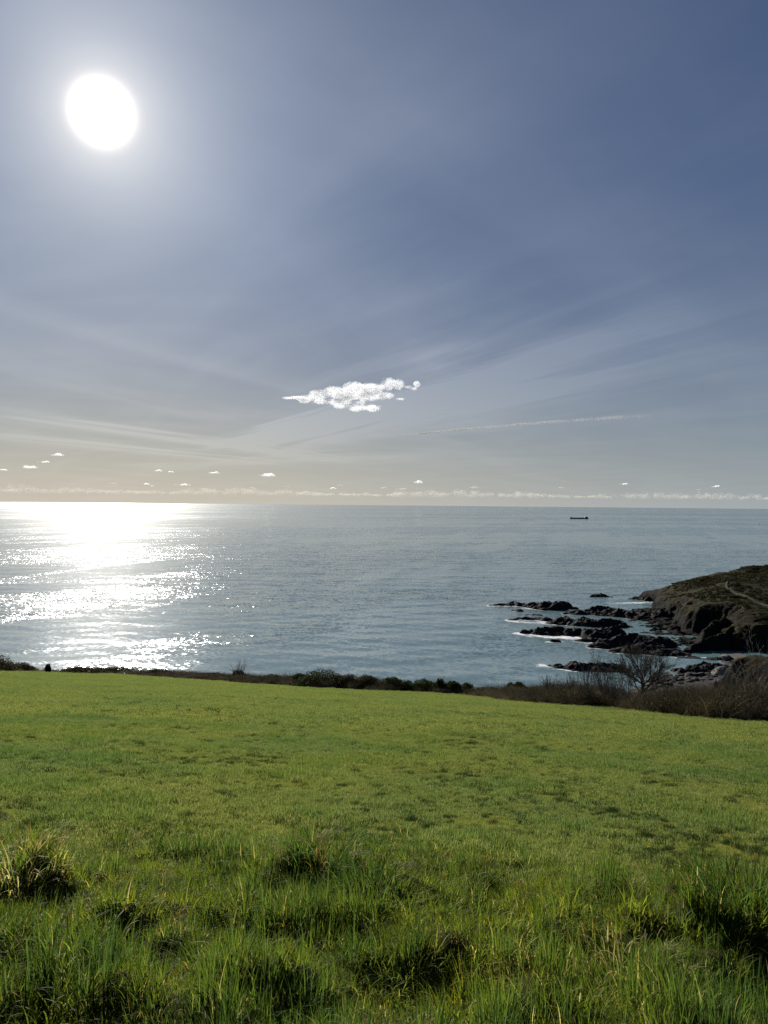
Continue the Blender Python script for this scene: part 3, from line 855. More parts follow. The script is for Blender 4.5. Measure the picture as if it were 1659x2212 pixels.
SRC = {}
def source_collection(name, meshes):
    c = bpy.data.collections.new(name)                # never linked to the scene: shapes only
    for m_ in meshes:
        c.objects.link(bpy.data.objects.new(m_.name, m_))
    return c
def scatter(name, coll, P, rotz, scale, idx, label, tilt=None, kind='stuff'):
    """one 'stuff' object: copies of the collection's shapes on the points P"""
    n = len(P)
    me = bpy.data.meshes.new(name)
    me.vertices.add(n); me.vertices.foreach_set('co', np.asarray(P, np.float32).ravel())
    a = me.attributes.new('rot', 'FLOAT_VECTOR', 'POINT')
    rv = np.zeros((n, 3), np.float32); rv[:, 2] = rotz
    if tilt is not None: rv[:, :2] = tilt
    a.data.foreach_set('vector', rv.ravel())
    a = me.attributes.new('scl', 'FLOAT_VECTOR', 'POINT')
    sc = np.asarray(scale, np.float32); sc = np.repeat(sc[:, None], 3, 1) if sc.ndim == 1 else sc
    a.data.foreach_set('vector', np.ascontiguousarray(sc).ravel())
    a = me.attributes.new('idx', 'INT', 'POINT'); a.data.foreach_set('value', np.asarray(idx, np.int32))
    o = link(name, me, label=label, kind=kind)
    ng = bpy.data.node_groups.new(name + '_scatter', 'GeometryNodeTree')
    ng.interface.new_socket('Geometry', in_out='INPUT', socket_type='NodeSocketGeometry')
    ng.interface.new_socket('Geometry', in_out='OUTPUT', socket_type='NodeSocketGeometry')
    gi, go = ng.nodes.new('NodeGroupInput'), ng.nodes.new('NodeGroupOutput')
    iop = ng.nodes.new('GeometryNodeInstanceOnPoints'); ci = ng.nodes.new('GeometryNodeCollectionInfo')
    ci.inputs['Collection'].default_value = coll
    ci.inputs['Separate Children'].default_value = True; ci.inputs['Reset Children'].default_value = True
    iop.inputs['Pick Instance'].default_value = True
    def att(nm, ty):
        x = ng.nodes.new('GeometryNodeInputNamedAttribute'); x.data_type = ty; x.inputs['Name'].default_value = nm; return x.outputs[0]
    e2r = ng.nodes.new('FunctionNodeEulerToRotation')
    ng.links.new(att('rot', 'FLOAT_VECTOR'), e2r.inputs[0])
    ng.links.new(gi.outputs[0], iop.inputs['Points']); ng.links.new(ci.outputs[0], iop.inputs['Instance'])
    ng.links.new(e2r.outputs[0], iop.inputs['Rotation']); ng.links.new(att('scl', 'FLOAT_VECTOR'), iop.inputs['Scale'])
    ng.links.new(att('idx', 'INT'), iop.inputs['Instance Index'])
    ng.links.new(iop.outputs[0], go.inputs[0])
    md = o.modifiers.new('scatter', 'NODES'); md.node_group = ng
    return o

G1, G2, G3, G4 = (0.130, 0.182, 0.056), (0.160, 0.205, 0.056), (0.095, 0.148, 0.052), (0.21, 0.217, 0.105)
STRAW, RUST = (0.30, 0.26, 0.15), (0.19, 0.11, 0.04)
def slope_tilt(n):     # the field falls 0.225 forward and 0.035 to the right
    t = np.zeros((n, 2)); t[:, 0] = -math.atan(0.225); t[:, 1] = math.atan(0.035); return t
def jitter_grid(y0, y1, cell, half=0.57, extra=2.0, seed=0):
    r = np.random.default_rng(seed)
    ys = np.arange(y0, y1, cell)
    pts = []
    for y in ys:
        xs = np.arange(-half * y - extra, half * y + extra, cell)
        pts.append(np.stack([xs, np.full(len(xs), y)], 1))
    p = np.concatenate(pts)
    return p + r.uniform(-0.5, 0.5, p.shape) * cell, r
def build_turf():
    near = [grass_mesh('turf_near', M['turf'], 760, 0.27, 0.025, 0.065, 0.006, 2, [G1, G2, G3, G4], seed=s) for s in (1, 2, 3)]
    near.append(grass_mesh('turf_tall', M['turf'], 700, 0.27, 0.035, 0.10, 0.006, 2, [G1, G3, G3, G2], seed=4))
    c = source_collection('turf_near_shapes', near)
    p, r = jitter_grid(5.0, 26, 0.28, seed=1)
    p = p[bank_mask(p[:, 0], p[:, 1]) < 0.75]
    n = len(p)
    lump = fbm(p[:, 0] * 0.8, p[:, 1] * 0.8, 0, 91, 3)
    sc = 1.0 + 0.28 * lump + 0.15 * r.normal(size=n)
    P = np.column_stack([p, land_z(p[:, 0], p[:, 1]) - 0.005])
    scatter('meadow_grass_near', c, P, r.uniform(0, 6.28, n), np.clip(sc, 0.6, 1.7), np.where(lump > 0.55, 3, r.integers(0, 3, n)), 'short bright green meadow grass in the nearer half of the field')
    far = [grass_mesh('turf_far', M['turf'], 560, 0.62, 0.04, 0.085, 0.014, 1, [G1, G2, G3, G4], seed=s) for s in (11, 12, 13)]
    c = source_collection('turf_far_shapes', far)
    p, r = jitter_grid(25.2, 125, 0.7, half=0.60, extra=3, seed=2)
    s = beyond(p[:, 0], p[:, 1])
    p = p[s < -0.3]
    n = len(p)
    P = np.column_stack([p, land_z(p[:, 0], p[:, 1]) - 0.005])
    scatter('meadow_grass_far', c, P, r.uniform(0, 6.28, n), r.uniform(0.8, 1.2, n), r.integers(0, 3, n), 'smooth bright green grass across the far half of the field')
    # darker ungrazed tufts all over the field
    D1, D2 = (0.016, 0.030, 0.010), (0.03, 0.05, 0.014)
    tu = [grass_mesh('tuft', M['turf'], 260, 0.15, 0.09, 0.22, 0.009, 2, [D1, D2, D1], seed=s, shape='disc', lean=(0.1, 0.9)) for s in (21, 22, 23)]
    c = source_collection('tuft_shapes', tu)
    r = np.random.default_rng(9)
    NT_ = 24000
    y = 7 + 80 * r.random(NT_) ** 1.6; x = r.uniform(-0.58, 0.58, NT_) * y
    keep = (beyond(x, y) < -1) & (bank_mask(x, y) < 0.2) & (0.45 * fbm(x * 0.5, y * 0.5, 0, 93, 2) + 0.5 * r.normal(size=NT_) > 0.22 + np.clip((y - 25) / 60, 0, 0.6) * 0.35)
    x, y = x[keep], y[keep]; n = len(x)
    P = np.column_stack([x, y, land_z(x, y) - 0.01])
    sz = r.uniform(0.35, 1.1, n) ** 1.2 * np.interp(y, [8, 16, 40], [0.55, 0.75, 1.1])
    S = np.column_stack([sz * r.uniform(0.7, 1.7, n), sz * r.uniform(0.7, 1.1, n), 0.3 + 0.6 * sz * r.uniform(0.8, 1.1, n)])
    scatter('meadow_tufts', c, P, r.normal(0, 0.4, n), S, r.integers(0, 3, n), 'small dark coarse grass tufts dotted over the field')
build_turf()
def build_rough():
    pal = [(0.058, 0.092, 0.02), (0.08, 0.112, 0.018), (0.042, 0.072, 0.022), (0.115, 0.128, 0.018), RUST, STRAW]
    pw = [0.30, 0.28, 0.22, 0.14, 0.02, 0.04]
    cl = [grass_mesh('rough_clump', M['rough'], 62, 0.13, 0.16, 0.40, 0.0075, 5, pal, (0.3, 2.6), (0.02, 0.6), seed=s, shape='disc', pw=pw) for s in range(31, 36)]
    cl += [grass_mesh('rough_upright', M['rough'], 46, 0.12, 0.25, 0.52, 0.0075, 5, [(0.042, 0.072, 0.024), (0.055, 0.09, 0.022), (0.038, 0.064, 0.025), STRAW, STRAW], (0.0, 0.7), (0.0, 0.22), seed=s, shape='disc', pw=[0.4, 0.36, 0.2, 0.02, 0.02]) for s in (41, 42)]
    cl += [grass_mesh('rough_low', M['rough'], 120, 0.16, 0.06, 0.20, 0.006, 3, pal, (0.2, 1.4), (0.1, 0.8), seed=s, shape='disc', pw=pw) for s in (51, 52, 53)]
    cl += [grass_mesh('rough_dead', M['rough'], 60, 0.16, 0.12, 0.34, 0.006, 5, [(0.10, 0.08, 0.045), RUST, STRAW, (0.22, 0.19, 0.12)], (0.6, 2.4), (0.3, 1.1), seed=s, shape='disc', pw=[0.3, 0.2, 0.25, 0.25]) for s in (61,)]
    cl += [grass_mesh('rough_wide', M['rough'], 26, 0.12, 0.24, 0.50, 0.013, 6, [(0.085, 0.12, 0.02), (0.11, 0.14, 0.022), (0.06, 0.095, 0.022), STRAW, (0.2, 0.16, 0.03)], (0.6, 2.2), (0.05, 0.7), seed=s, shape='disc', pw=[0.35, 0.3, 0.25, 0.05, 0.05]) for s in (71, 72, 73)]
    c = source_collection('rough_shapes', cl)
    names = sorted(o.name for o in c.objects)
    groups = {k: [i for i, nm in enumerate(names) if nm.startswith(k)] for k in ('rough_clump', 'rough_upright', 'rough_low', 'rough_dead', 'rough_wide')}
    p, r = jitter_grid(2.9, 11.5, 0.115, half=0.60, extra=0.6, seed=3)
    bm = bank_mask(p[:, 0], p[:, 1])
    keep = r.random(len(p)) < bm * 1.02
    p = p[keep]; n = len(p)
    a = fbm(p[:, 0] * 1.1, p[:, 1] * 1.1, 0, 95, 3); b = fbm(p[:, 0] * 1.4, p[:, 1] * 1.4, 0, 96, 3)
    idx = np.zeros(n, int); u = r.random(n)
    for i in range(n):
        if b[i] > 0.75 and u[i] < 0.35: g = 'rough_dead'
        elif b[i] < -0.1 and r.random() < 0.30: g = 'rough_wide'
        elif a[i] > 0.35: g = 'rough_upright' if u[i] < 0.55 else 'rough_clump'
        elif a[i] > -0.25: g = 'rough_clump' if u[i] < 0.55 else 'rough_low'
        else: g = 'rough_low' if u[i] < 0.85 else 'rough_clump'
        idx[i] = groups[g][r.integers(len(groups[g]))]
    P = np.column_stack([p, land_z(p[:, 0], p[:, 1]) - 0.01])
    sc = np.clip(0.70 + 0.26 * a + 0.15 * r.normal(size=n), 0.35, 1.35)
    scatter('rough_grass', c, P, r.uniform(0, 6.28, n), sc, idx, 'long rough green grass on the bank in the foreground')
build_rough()
TUSS = [  # px, py of the base, radius, length, look, label
    (690, 1905, 0.40, 0.68, 'rust', 'big tussock with rusty brown tips standing highest in the middle of the bank'),
    (800, 1975, 0.40, 0.55, 'green', 'dark green tussock in shade just right of the rusty brown one'),
    (255, 1990, 0.32, 0.34, 'gold', 'golden green tussock above the black hollow on the left'),
    (35, 1930, 0.40, 0.60, 'straw', 'tussock with bleached straw at the left edge of the bank'),
    (610, 2190, 0.28, 0.36, 'green', 'deep green tussock at the bottom edge left of centre'),
    (870, 2110, 0.30, 0.36, 'gold', 'bright yellow green tussock with broad arching leaves below centre'),
    (1010, 2150, 0.30, 0.38, 'gold', 'sunlit yellow tussock second from the bottom centre'),
    (1340, 2110, 0.42, 0.36, 'straw', 'wide matted tussock of pale straw right of centre'),
    (1600, 2040, 0.46, 0.78, 'green', 'tall dark tussock rising at the right edge'),
    (440, 2090, 0.26, 0.46, 'green', 'upright tuft of blue green blades between the black hollow and the centre'),
    (1230, 1965, 0.30, 0.34, 'straw', 'bleached wispy tussock at the top of the bank right of centre'),
    (90, 2195, 0.34, 0.40, 'gold', 'sunlit long bladed tussock in the bottom left corner'),
    (1530, 2180, 0.32, 0.40, 'green', 'shaded tussock in the bottom right corner'),
]
def build_tussocks():
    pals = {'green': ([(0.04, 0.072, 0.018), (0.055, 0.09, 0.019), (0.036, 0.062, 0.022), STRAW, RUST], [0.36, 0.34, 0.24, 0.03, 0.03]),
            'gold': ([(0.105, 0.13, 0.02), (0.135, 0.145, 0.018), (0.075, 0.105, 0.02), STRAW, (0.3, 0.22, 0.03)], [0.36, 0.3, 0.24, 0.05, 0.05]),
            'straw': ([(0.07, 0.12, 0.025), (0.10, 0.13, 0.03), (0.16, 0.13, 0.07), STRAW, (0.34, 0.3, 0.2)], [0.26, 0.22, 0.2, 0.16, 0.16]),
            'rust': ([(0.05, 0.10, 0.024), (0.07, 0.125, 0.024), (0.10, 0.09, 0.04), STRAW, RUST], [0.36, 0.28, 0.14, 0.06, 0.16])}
    for i, (px, py, rad, L, look, label) in enumerate(TUSS):
        p = on_field(px, py)
        pal, pw = pals[look]
        me = grass_mesh('grass_tussock', M['rough'], 420, rad, L * 0.45, L * 1.1, 0.010, 6, pal, (0.5, 2.4), (0.05, 0.7), seed=200 + i, shape='disc', pw=pw)
        # drop each blade on the ground under it
        V = np.zeros(len(me.vertices) * 3, np.float32); me.vertices.foreach_get('co', V); V = V.reshape(-1, 13, 3)
        z = land_z(V[:, 0, 0] + p.x, V[:, 0, 1] + p.y); z0 = ground_at(p.x, p.y)
        V[:, :, 2] += (z - z0)[:, None]
        me.vertices.foreach_set('co', V.ravel())
        link('grass_tussock', me, loc=(p.x, p.y, z0 - 0.01), label=label, cat='tussock', group='grass tussocks on the bank in front')
build_tussocks()

def build_dandelions():
    import bmesh
    bm = bmesh.new()
    for k in range(20):
        a = k * 2.399963; r0 = 0.004; r1 = 0.022 - 0.008 * (k % 3) * 0.5; h = 0.003 * (k % 3)
        c, s = math.cos(a), math.sin(a); w = 0.0045
        v = [bm.verts.new((r0 * c - w * s, r0 * s + w * c, h)), bm.verts.new((r0 * c + w * s, r0 * s - w * c, h)),
             bm.verts.new((r1 * c + w * s, r1 * s - w * c, h + 0.006)), bm.verts.new((r1 * c - w * s, r1 * s + w * c, h + 0.006))]
        bm.faces.new(v)
    head = bpy.data.meshes.new('flower_head'); bm.to_mesh(head); bm.free()
    head.materials.append(simple('dandelion_yellow', (0.75, 0.52, 0.02), 0.6, 0.2))
    bm = bmesh.new(); bmesh.ops.create_cone(bm, cap_ends=True, segments=6, radius1=0.004, radius2=0.003, depth=0.12)
    stem = bpy.data.meshes.new('stem'); bm.to_mesh(stem); bm.free(); stem.materials.append(simple('flower_stem', (0.09, 0.13, 0.04)))
    r = np.random.default_rng(4)
    for px, py in ((1149, 1728), (1252, 1721), (1362, 1719), (1410, 1853), (1580, 1831), (1580, 1744), (253, 1788), (256, 1665), (270, 1667), (345, 1702), (1165, 1620), (980, 1660), (640, 1700)):
        p = on_field(px, py)
        e = bpy.data.objects.new('dandelion', None); COL.objects.link(e)
        e.location = (p.x, p.y, ground_at(p.x, p.y)); e.rotation_euler = (-0.5, r.uniform(-0.3, 0.3), 0)
        tag(e, 'tiny yellow dandelion open in the short meadow grass', 'flower', 'dandelions dotted in the meadow')
        link('stem', stem, e, (0, 0, 0.06)); link('flower_head', head, e, (0, 0, 0.12))
build_dandelions()

# ------------------------------------------------------------------ scrub, bushes and trees along the edge
def tubes(paths, sides=4):
    V, Q = [], []; n0 = 0
    for pts, rad in paths:
        pts = np.asarray(pts, float); k = len(pts)
        tg = np.gradient(pts, axis=0); tg /= (np.linalg.norm(tg, axis=1)[:, None] + 1e-9)
        ref = np.where(np.abs(tg[:, 2:3]) > 0.9, np.array([[1.0, 0, 0]]), np.array([[0, 0, 1.0]]))
        a = np.cross(tg, ref); a /= (np.linalg.norm(a, axis=1)[:, None] + 1e-9); b = np.cross(tg, a)
        ph = np.arange(sides) * 2 * math.pi / sides
        ring = pts[:, None, :] + (a[:, None, :] * np.cos(ph)[None, :, None] + b[:, None, :] * np.sin(ph)[None, :, None]) * np.asarray(rad)[:, None, None]
        V.append(ring.reshape(-1, 3))
        i = np.arange(k - 1)[:, None] * sides; j = np.arange(sides)[None, :]; j2 = (j + 1) % sides
        Q.append(np.stack([i + j, i + j2, i + sides + j2, i + sides + j], -1).reshape(-1, 4) + n0)
        n0 += k * sides
    return np.concatenate(V), np.concatenate(Q)
def branch_paths(r, start, dirn, length, rad, depth, out, spread=0.55, up_pull=0.12, nseg=5, kids=(3, 4), shrink=0.68, wob=0.16):
    d = np.array(dirn, float); d /= np.linalg.norm(d)
    p = np.array(start, float); pts = [p.copy()]; dirs = [d.copy()]
    for k in range(nseg):
        d = d + r.normal(0, wob, 3) + np.array([0, 0, up_pull]); d /= np.linalg.norm(d)
        p = p + d * length / nseg; pts.append(p.copy()); dirs.append(d.copy())
    end = max(rad * 0.55, 0.0075)
    out.append((depth, np.array(pts), np.linspace(rad, end, nseg + 1)))
    if depth <= 0: return
    nk = r.integers(kids[0], kids[1] + 1)
    for c in range(nk):
        t = 1.0 if c == 0 else r.uniform(0.3, 0.98)
        i = min(int(t * nseg), nseg)
        ax = r.normal(0, 1, 3); ax -= ax.dot(dirs[i]) * dirs[i]; ax /= np.linalg.norm(ax) + 1e-9
        sp = spread * r.uniform(0.6, 1.3) * (0.5 if c == 0 else 1)
        nd = dirs[i] * math.cos(sp) + ax * math.sin(sp)
        branch_paths(r, pts[i], nd, length * shrink * r.uniform(0.75, 1.15), rad * (0.62 if c == 0 else 0.5), depth - 1, out, spread, up_pull, max(3, nseg - 1), kids, shrink, wob)
def build_bare_tree():
    r = np.random.default_rng(77)
    b = at_depth(1387, 1493, 62.0); z = ground_at(b.x, b.y)
    root = bpy.data.objects.new('bare_tree', None); COL.objects.link(root); root.location = (b.x, b.y, z - 0.1)
    tag(root, 'leafless spreading tree standing in the brambles in front of the cove', 'tree')
    h0 = 0.7 + max(0.0, (b.z - z))
    trunk = np.array([(0, 0, 0), (0.02, 0, h0 * 0.4), (0.05, 0.02, h0 * 0.75), (0.04, 0, h0)])
    V, Q = tubes([(trunk, np.array([0.20, 0.16, 0.145, 0.14]))], 8)
    link('trunk', mesh_np('trunk', V, [Q], M['bark'], smooth=True), root)
    out = []
    mains = [(-0.75, 0.1, 0.75, 1.5), (-0.35, -0.3, 1.0, 1.6), (0.05, 0.2, 1.1, 1.7), (0.5, -0.2, 0.9, 1.5), (0.95, 0.2, 0.5, 1.6), (1.2, -0.2, 0.28, 1.4), (-0.9, -0.3, 0.45, 1.2), (0.3, 0.6, 0.8, 1.3), (-0.2, -0.7, 0.8, 1.3), (0.75, -0.6, 0.6, 1.4), (-0.6, 0.6, 0.7, 1.4), (0.15, -0.4, 1.0, 1.6), (1.25, 0.4, 0.5, 1.2)]
    for i, (dx, dy, dz, L) in enumerate(mains):
        s = trunk[2] if i in (4, 5, 6) else trunk[3]
        branch_paths(r, s + np.array([0, 0, r.uniform(-0.25, 0.05)]), (dx * 1.15, dy, dz), L * 1.02, 0.075 if i < 5 else 0.055, 4, out, 0.52, 0.07, 5, (4, 5), 0.66, 0.15)
    thick = [(p, q) for dpt, p, q in out if dpt >= 3]; thin = [(p, q) for dpt, p, q in out if dpt < 3]
    V, Q = tubes(thick, 5); link('limbs', mesh_np('limbs', V, [Q], M['bark'], smooth=True), root)
    V, Q = tubes(thin, 3); link('twigs', mesh_np('twigs', V, [Q], M['bark'], smooth=True), root)
build_bare_tree()
def build_bare_shrubs():
    spec = [(1318, 1500, 61, 2.9, 9, -0.5, 'leafless many stemmed shrub leaning left beside the bare tree', 'bark'),
            (1290, 1503, 60, 2.2, 8, -0.6, 'lower leafless shrub at the left of the bare tree group', 'bark'),
            (1345, 1498, 60, 2.5, 9, -0.25, 'dense leafless shrub touching the left side of the bare tree', 'bark'),
            (1228, 1500, 64, 1.7, 7, -0.1, 'small spiky leafless shrub in the low scrub', 'bark'),
            (1185, 1500, 66, 1.5, 6, 0.0, 'smallest leafless shrub, leftmost of the leafless ones', 'bark'),
            (1640, 1500, 49, 3.2, 5, 0.12, 'pale bare saplings rising from the brambles at the right edge', 'pale_bark'),
            (1612, 1500, 52, 2.1, 4, 0.3, 'thin pale bare sapling a little left of the right edge', 'pale_bark')]
    for i, (px, py, Y, h, ns, lean, label, mat) in enumerate(spec):
        r = np.random.default_rng(300 + i)
        b = at_depth(px, py, Y); z = ground_at(b.x, b.y)
        root = bpy.data.objects.new('bare_shrub', None); COL.objects.link(root); root.location = (b.x, b.y, z - 0.1)
        tag(root, label, 'shrub', 'leafless shrubs among the brambles')
        lift = max(0.0, b.z - z)
        out = []
        for k in range(ns):
            pk = 0.03 if mat == 'pale_bark' else 1.0
            sx = r.uniform(-0.5, 0.5) * h * 0.35 * pk; sy = r.uniform(-0.5, 0.5) * pk
            branch_paths(r, (sx, sy, 0), (lean + r.normal(0, 0.35), r.normal(0, 0.3), 1.1), (h + lift) * r.uniform(0.5, 0.68), 0.035, 3, out, 0.42, 0.10, 6, (3, 4), 0.6, 0.12)
        V, Q = tubes([(p, q) for d, p, q in out if d >= 3], 4); link('stems', mesh_np('stems', V, [Q], M[mat], smooth=True), root)
        V, Q = tubes([(p, q) for d, p, q in out if d < 3], 3); link('twigs', mesh_np('twigs', V, [Q], M[mat], smooth=True), root)
build_bare_shrubs()

def leaf_cloud(r, n, lobes, size, pal, pw=None, shell=0.55):
    """n small leaf faces through a crown of lobes (x, y, z, rx, ry, rz)"""
    L = np.array(lobes); vol = L[:, 3] * L[:, 4] * L[:, 5]
    i = r.choice(len(L), n, p=vol / vol.sum())
    d = r.normal(size=(n, 3)); d /= np.linalg.norm(d, axis=1)[:, None]
    rr = np.where(r.random(n) < shell, r.uniform(0.82, 1.06, n), r.uniform(0, 1, n) ** 0.5)
    c = L[i, :3] + d * rr[:, None] * L[i, 3:]
    c = c + 0.12 * np.stack([fbm(c[:, 0] * 2.2, c[:, 1] * 2.2, c[:, 2] * 2.2, 400 + k, 3) for k in range(3)], -1)
    c = c[c[:, 2] > 0.0]; n = len(c)
    nr = r.normal(size=(n, 3)); nr /= np.linalg.norm(nr, axis=1)[:, None]
    a = np.cross(nr, r.normal(size=(n, 3))); a /= np.linalg.norm(a, axis=1)[:, None]; b = np.cross(nr, a)
    s = size * r.uniform(0.6, 1.4, (n, 1))
    V = np.stack([c - a * s, c + b * s * 0.55, c + a * s, c - b * s * 0.55], 1)
    Q = np.arange(n * 4).reshape(-1, 4)
    pal = np.array(pal); t = pal[r.choice(len(pal), n, p=pw)] * r.uniform(0.7, 1.3, (n, 1))
    return V.reshape(-1, 3), Q, np.repeat(t, 4, 0)
def twig_dome(r, n, rad, h, w, pal):
    base = np.column_stack([r.normal(0, rad * 0.45, n), r.normal(0, rad * 0.45, n), np.zeros(n)])
    L = r.uniform(0.7, 1.35, n) * h
    az = r.uniform(0, 6.28, n)
    pal = np.array(pal); t = pal[r.integers(0, len(pal), n)] * r.uniform(0.6, 1.4, (n, 1))
    return blades(base, L, np.full(n, w) * r.uniform(0.6, 1.4, n), az, r.uniform(0.0, 0.6, n), r.uniform(0.2, 2.0, n), 5, t, face=r.uniform(0, 6.28, n))

BRN, PUR, GRY, DGR = (0.048, 0.043, 0.031), (0.044, 0.039, 0.033), (0.095, 0.09, 0.073), (0.030, 0.036, 0.015)
def build_brambles():
    shapes = []
    for s in range(4):
        r = np.random.default_rng(500 + s)
        V, q, t, T = twig_dome(r, 260, 0.7, 1.0, 0.016, [BRN, PUR, BRN, GRY, (0.05, 0.04, 0.025)])
        V2, Q2, T2 = leaf_cloud(r, 520, [(0, 0, 0.3, 0.75, 0.75, 0.45), (0.2, 0.1, 0.5, 0.5, 0.5, 0.35), (-0.25, -0.1, 0.45, 0.45, 0.5, 0.4)], 0.035, [BRN, PUR, DGR, (0.10, 0.07, 0.04)])
        shapes.append(mesh_np('bramble_clump', np.concatenate([V, V2]), [np.concatenate([q, Q2 + len(V)]), t], M['bramble'], tint=np.concatenate([T, T2])))
    for s in range(2):
        r = np.random.default_rng(520 + s)
        V, q, t, T = twig_dome(r, 200, 0.6, 1.0, 0.016, [(0.11, 0.094, 0.065), (0.08, 0.067, 0.046), (0.16, 0.14, 0.10)])
        shapes.append(mesh_np('bramble_dead', V, [q, t], M['bramble'], tint=T))
    c = source_collection('bramble_shapes', shapes)
    r = np.random.default_rng(530)
    P, S, I, RZ = [], [], [], []
    # height of the thicket along the edge, by bearing
    bx = [-300, 60, 132, 400, 560, 640, 1000, 1100, 1200, 1300, 1450, 1560, 1659, 2000]
    bh = [1.2, 0.7, 0.85, 0.95, 1.1, 1.35, 1.2, 1.2, 1.6, 1.7, 1.8, 2.0, 2.3, 2.4]
    for i in range(len(EDGE) - 1):
        a, b = EDGE[i], EDGE[i + 1]
        if b.x < -75 or a.x > 48: continue
        n = int((b - a).to_2d().length * 7 * (1.5 if a.x > 8 else 1.0)) + 1
        for k in range(n):
            t = r.random(); x = a.x + (b.x - a.x) * t; y = a.y + (b.y - a.y) * t
            off = 0.5 + r.random() * 8.0
            dx, dy = b.x - a.x, b.y - a.y; l = math.hypot(dx, dy)
            x += -dy / l * off; y += dx / l * off
            px = 829.5 + F * x / max(y, 1)
            h = np.interp(px, bx, bh) * np.interp(off, [0.5, 2.0, 8.5], [0.4, 0.85, 1.05]) * r.uniform(0.75, 1.15)
            P.append((x, y, 0)); S.append((h * 0.9 + 0.35, h * 0.9 + 0.35, h)); RZ.append(r.uniform(0, 6.28))
            I.append(4 + int(r.integers(2)) if (off < 1.8 and r.random() < 0.55) or r.random() < 0.06 else int(r.integers(4)))
    P = np.array(P); P[:, 2] = land_z(P[:, 0], P[:, 1]) - 0.03
    scatter('bramble_thicket', c, P, RZ, np.array(S), I, 'tangled brown bramble thicket along the seaward edge of the field')
    # lighter rank grass fringe in front of the thicket
    fr = [grass_mesh('fringe', M['turf'], 150, 0.28, 0.15, 0.42, 0.014, 3, [(0.12, 0.15, 0.04), (0.16, 0.15, 0.06), (0.09, 0.12, 0.03), STRAW], (0.4, 1.6), (0.1, 0.8), seed=540 + s, shape='disc') for s in range(3)]
    c = source_collection('fringe_shapes', fr)
    P = []
    for i in range(len(EDGE) - 1):
        a, b = EDGE[i], EDGE[i + 1]
        if b.x < -75 or a.x > 48: continue
        n = int((b - a).to_2d().length * 3) + 1
        for k in range(n):
            t = r.random(); off = r.normal(0.35, 0.35)
            dx, dy = b.x - a.x, b.y - a.y; l = math.hypot(dx, dy)
            P.append((a.x + dx * t - dy / l * off, a.y + dy * t + dx / l * off, 0))
    P = np.array(P); P[:, 2] = land_z(P[:, 0], P[:, 1]) - 0.02; n = len(P)
    scatter('rank_grass_fringe', c, P, r.uniform(0, 6.28, n), r.uniform(0.5, 1.1, n), r.integers(0, 3, n), 'pale rank grass fringe between the field and the brambles')
build_brambles()

EVG = [(0.018, 0.030, 0.010), (0.028, 0.042, 0.012), (0.022, 0.026, 0.012), (0.04, 0.05, 0.018)]
BRS = [(0.026, 0.024, 0.014), (0.04, 0.032, 0.02), (0.022, 0.03, 0.012), (0.05, 0.04, 0.026)]
IVY = [(0.02, 0.036, 0.010), (0.032, 0.052, 0.014), (0.045, 0.062, 0.02)]
BUSHES = [  # px left, px right, py top, offset beyond the edge, palette, label
    (-60, 22, 1419, 3.0, BRS, 'tall dark bush filling the left edge of the picture'),
    (14, 62, 1434, 3.0, BRS, 'lower dark bush sloping down beside the left edge bush'),
    (95, 110, 1434, 2.5, BRS, 'small cone shaped shrub alone against the glittering sea'),
    (130, 200, 1442, 3.0, BRS, 'first low brown mound right of the cone shaped shrub'),
    (190, 275, 1444, 3.5, BRS, 'second low brown mound right of the cone shaped shrub'),
    (320, 372, 1446, 4.0, BRS, 'low dark mound in the middle of the left scrub band'),
    (430, 490, 1455, 4.5, BRS, 'low rounded brown bush left of the spiky bush'),
    (500, 536, 1437, 5.0, EVG, 'spiky topped dark bush standing above the scrub'),
    (560, 612, 1459, 4.5, BRS, 'low bush between the spiky bush and the big dark bush'),
    (622, 668, 1455, 3.5, BRS, 'dark shoulder bush on the left of the big dark bush'),
    (648, 732, 1447, 3.0, EVG, 'biggest dark bush left of centre'),
    (722, 776, 1456, 3.0, BRS, 'dark bush just right of the biggest one'),
    (768, 824, 1459, 3.0, BRS, 'dark thicket bush left of the round centre bush'),
    (824, 878, 1463, 2.6, EVG, 'round dark bush at the centre of the hedge'),
    (872, 896, 1470, 2.6, BRS, 'narrow bush in the dip between the round bush and the ivy bushes'),
    (888, 942, 1467, 2.4, IVY, 'broad ivy covered bush, leftmost of the three ivy bushes'),
    (937, 962, 1465, 2.4, IVY, 'narrow ivy column, tallest of the three ivy bushes'),
    (958, 994, 1471, 2.2, IVY, 'ivy bush at the right end of the dark hedge'),
    (988, 1024, 1476, 6.0, IVY, 'small round green bush standing apart right of the dark hedge'),
    (1030, 1085, 1486, 5.0, BRS, 'low brown mound behind the yellow gorse'),
    (1088, 1112, 1475, 6.5, IVY, 'left one of two small green bushes behind the brambles'),
    (1106, 1134, 1472, 6.5, IVY, 'right one of two small green bushes behind the brambles'),
    (1160, 1228, 1481, 6.0, EVG, 'wide low dark green bush left of the leafless shrubs'),
    (1268, 1306, 1502, 3.5, EVG, 'dark evergreen bush under the leafless shrubs'),
    (1500, 1545, 1488, 6.0, [(0.05, 0.05, 0.018), (0.07, 0.06, 0.024), (0.03, 0.035, 0.012)], 'olive green gorse bush in the brambles right of the bare tree'),
]
def edge_point(px, off):
    d = ray(px, 1500); k = d.x
    # walk outwards until the bearing passes the edge by off metres
    y = np.linspace(20, 140, 1200); x = k * y
    s = beyond(x, y)
    j = np.argmax(s > off)
    return float(x[j]), float(y[j])
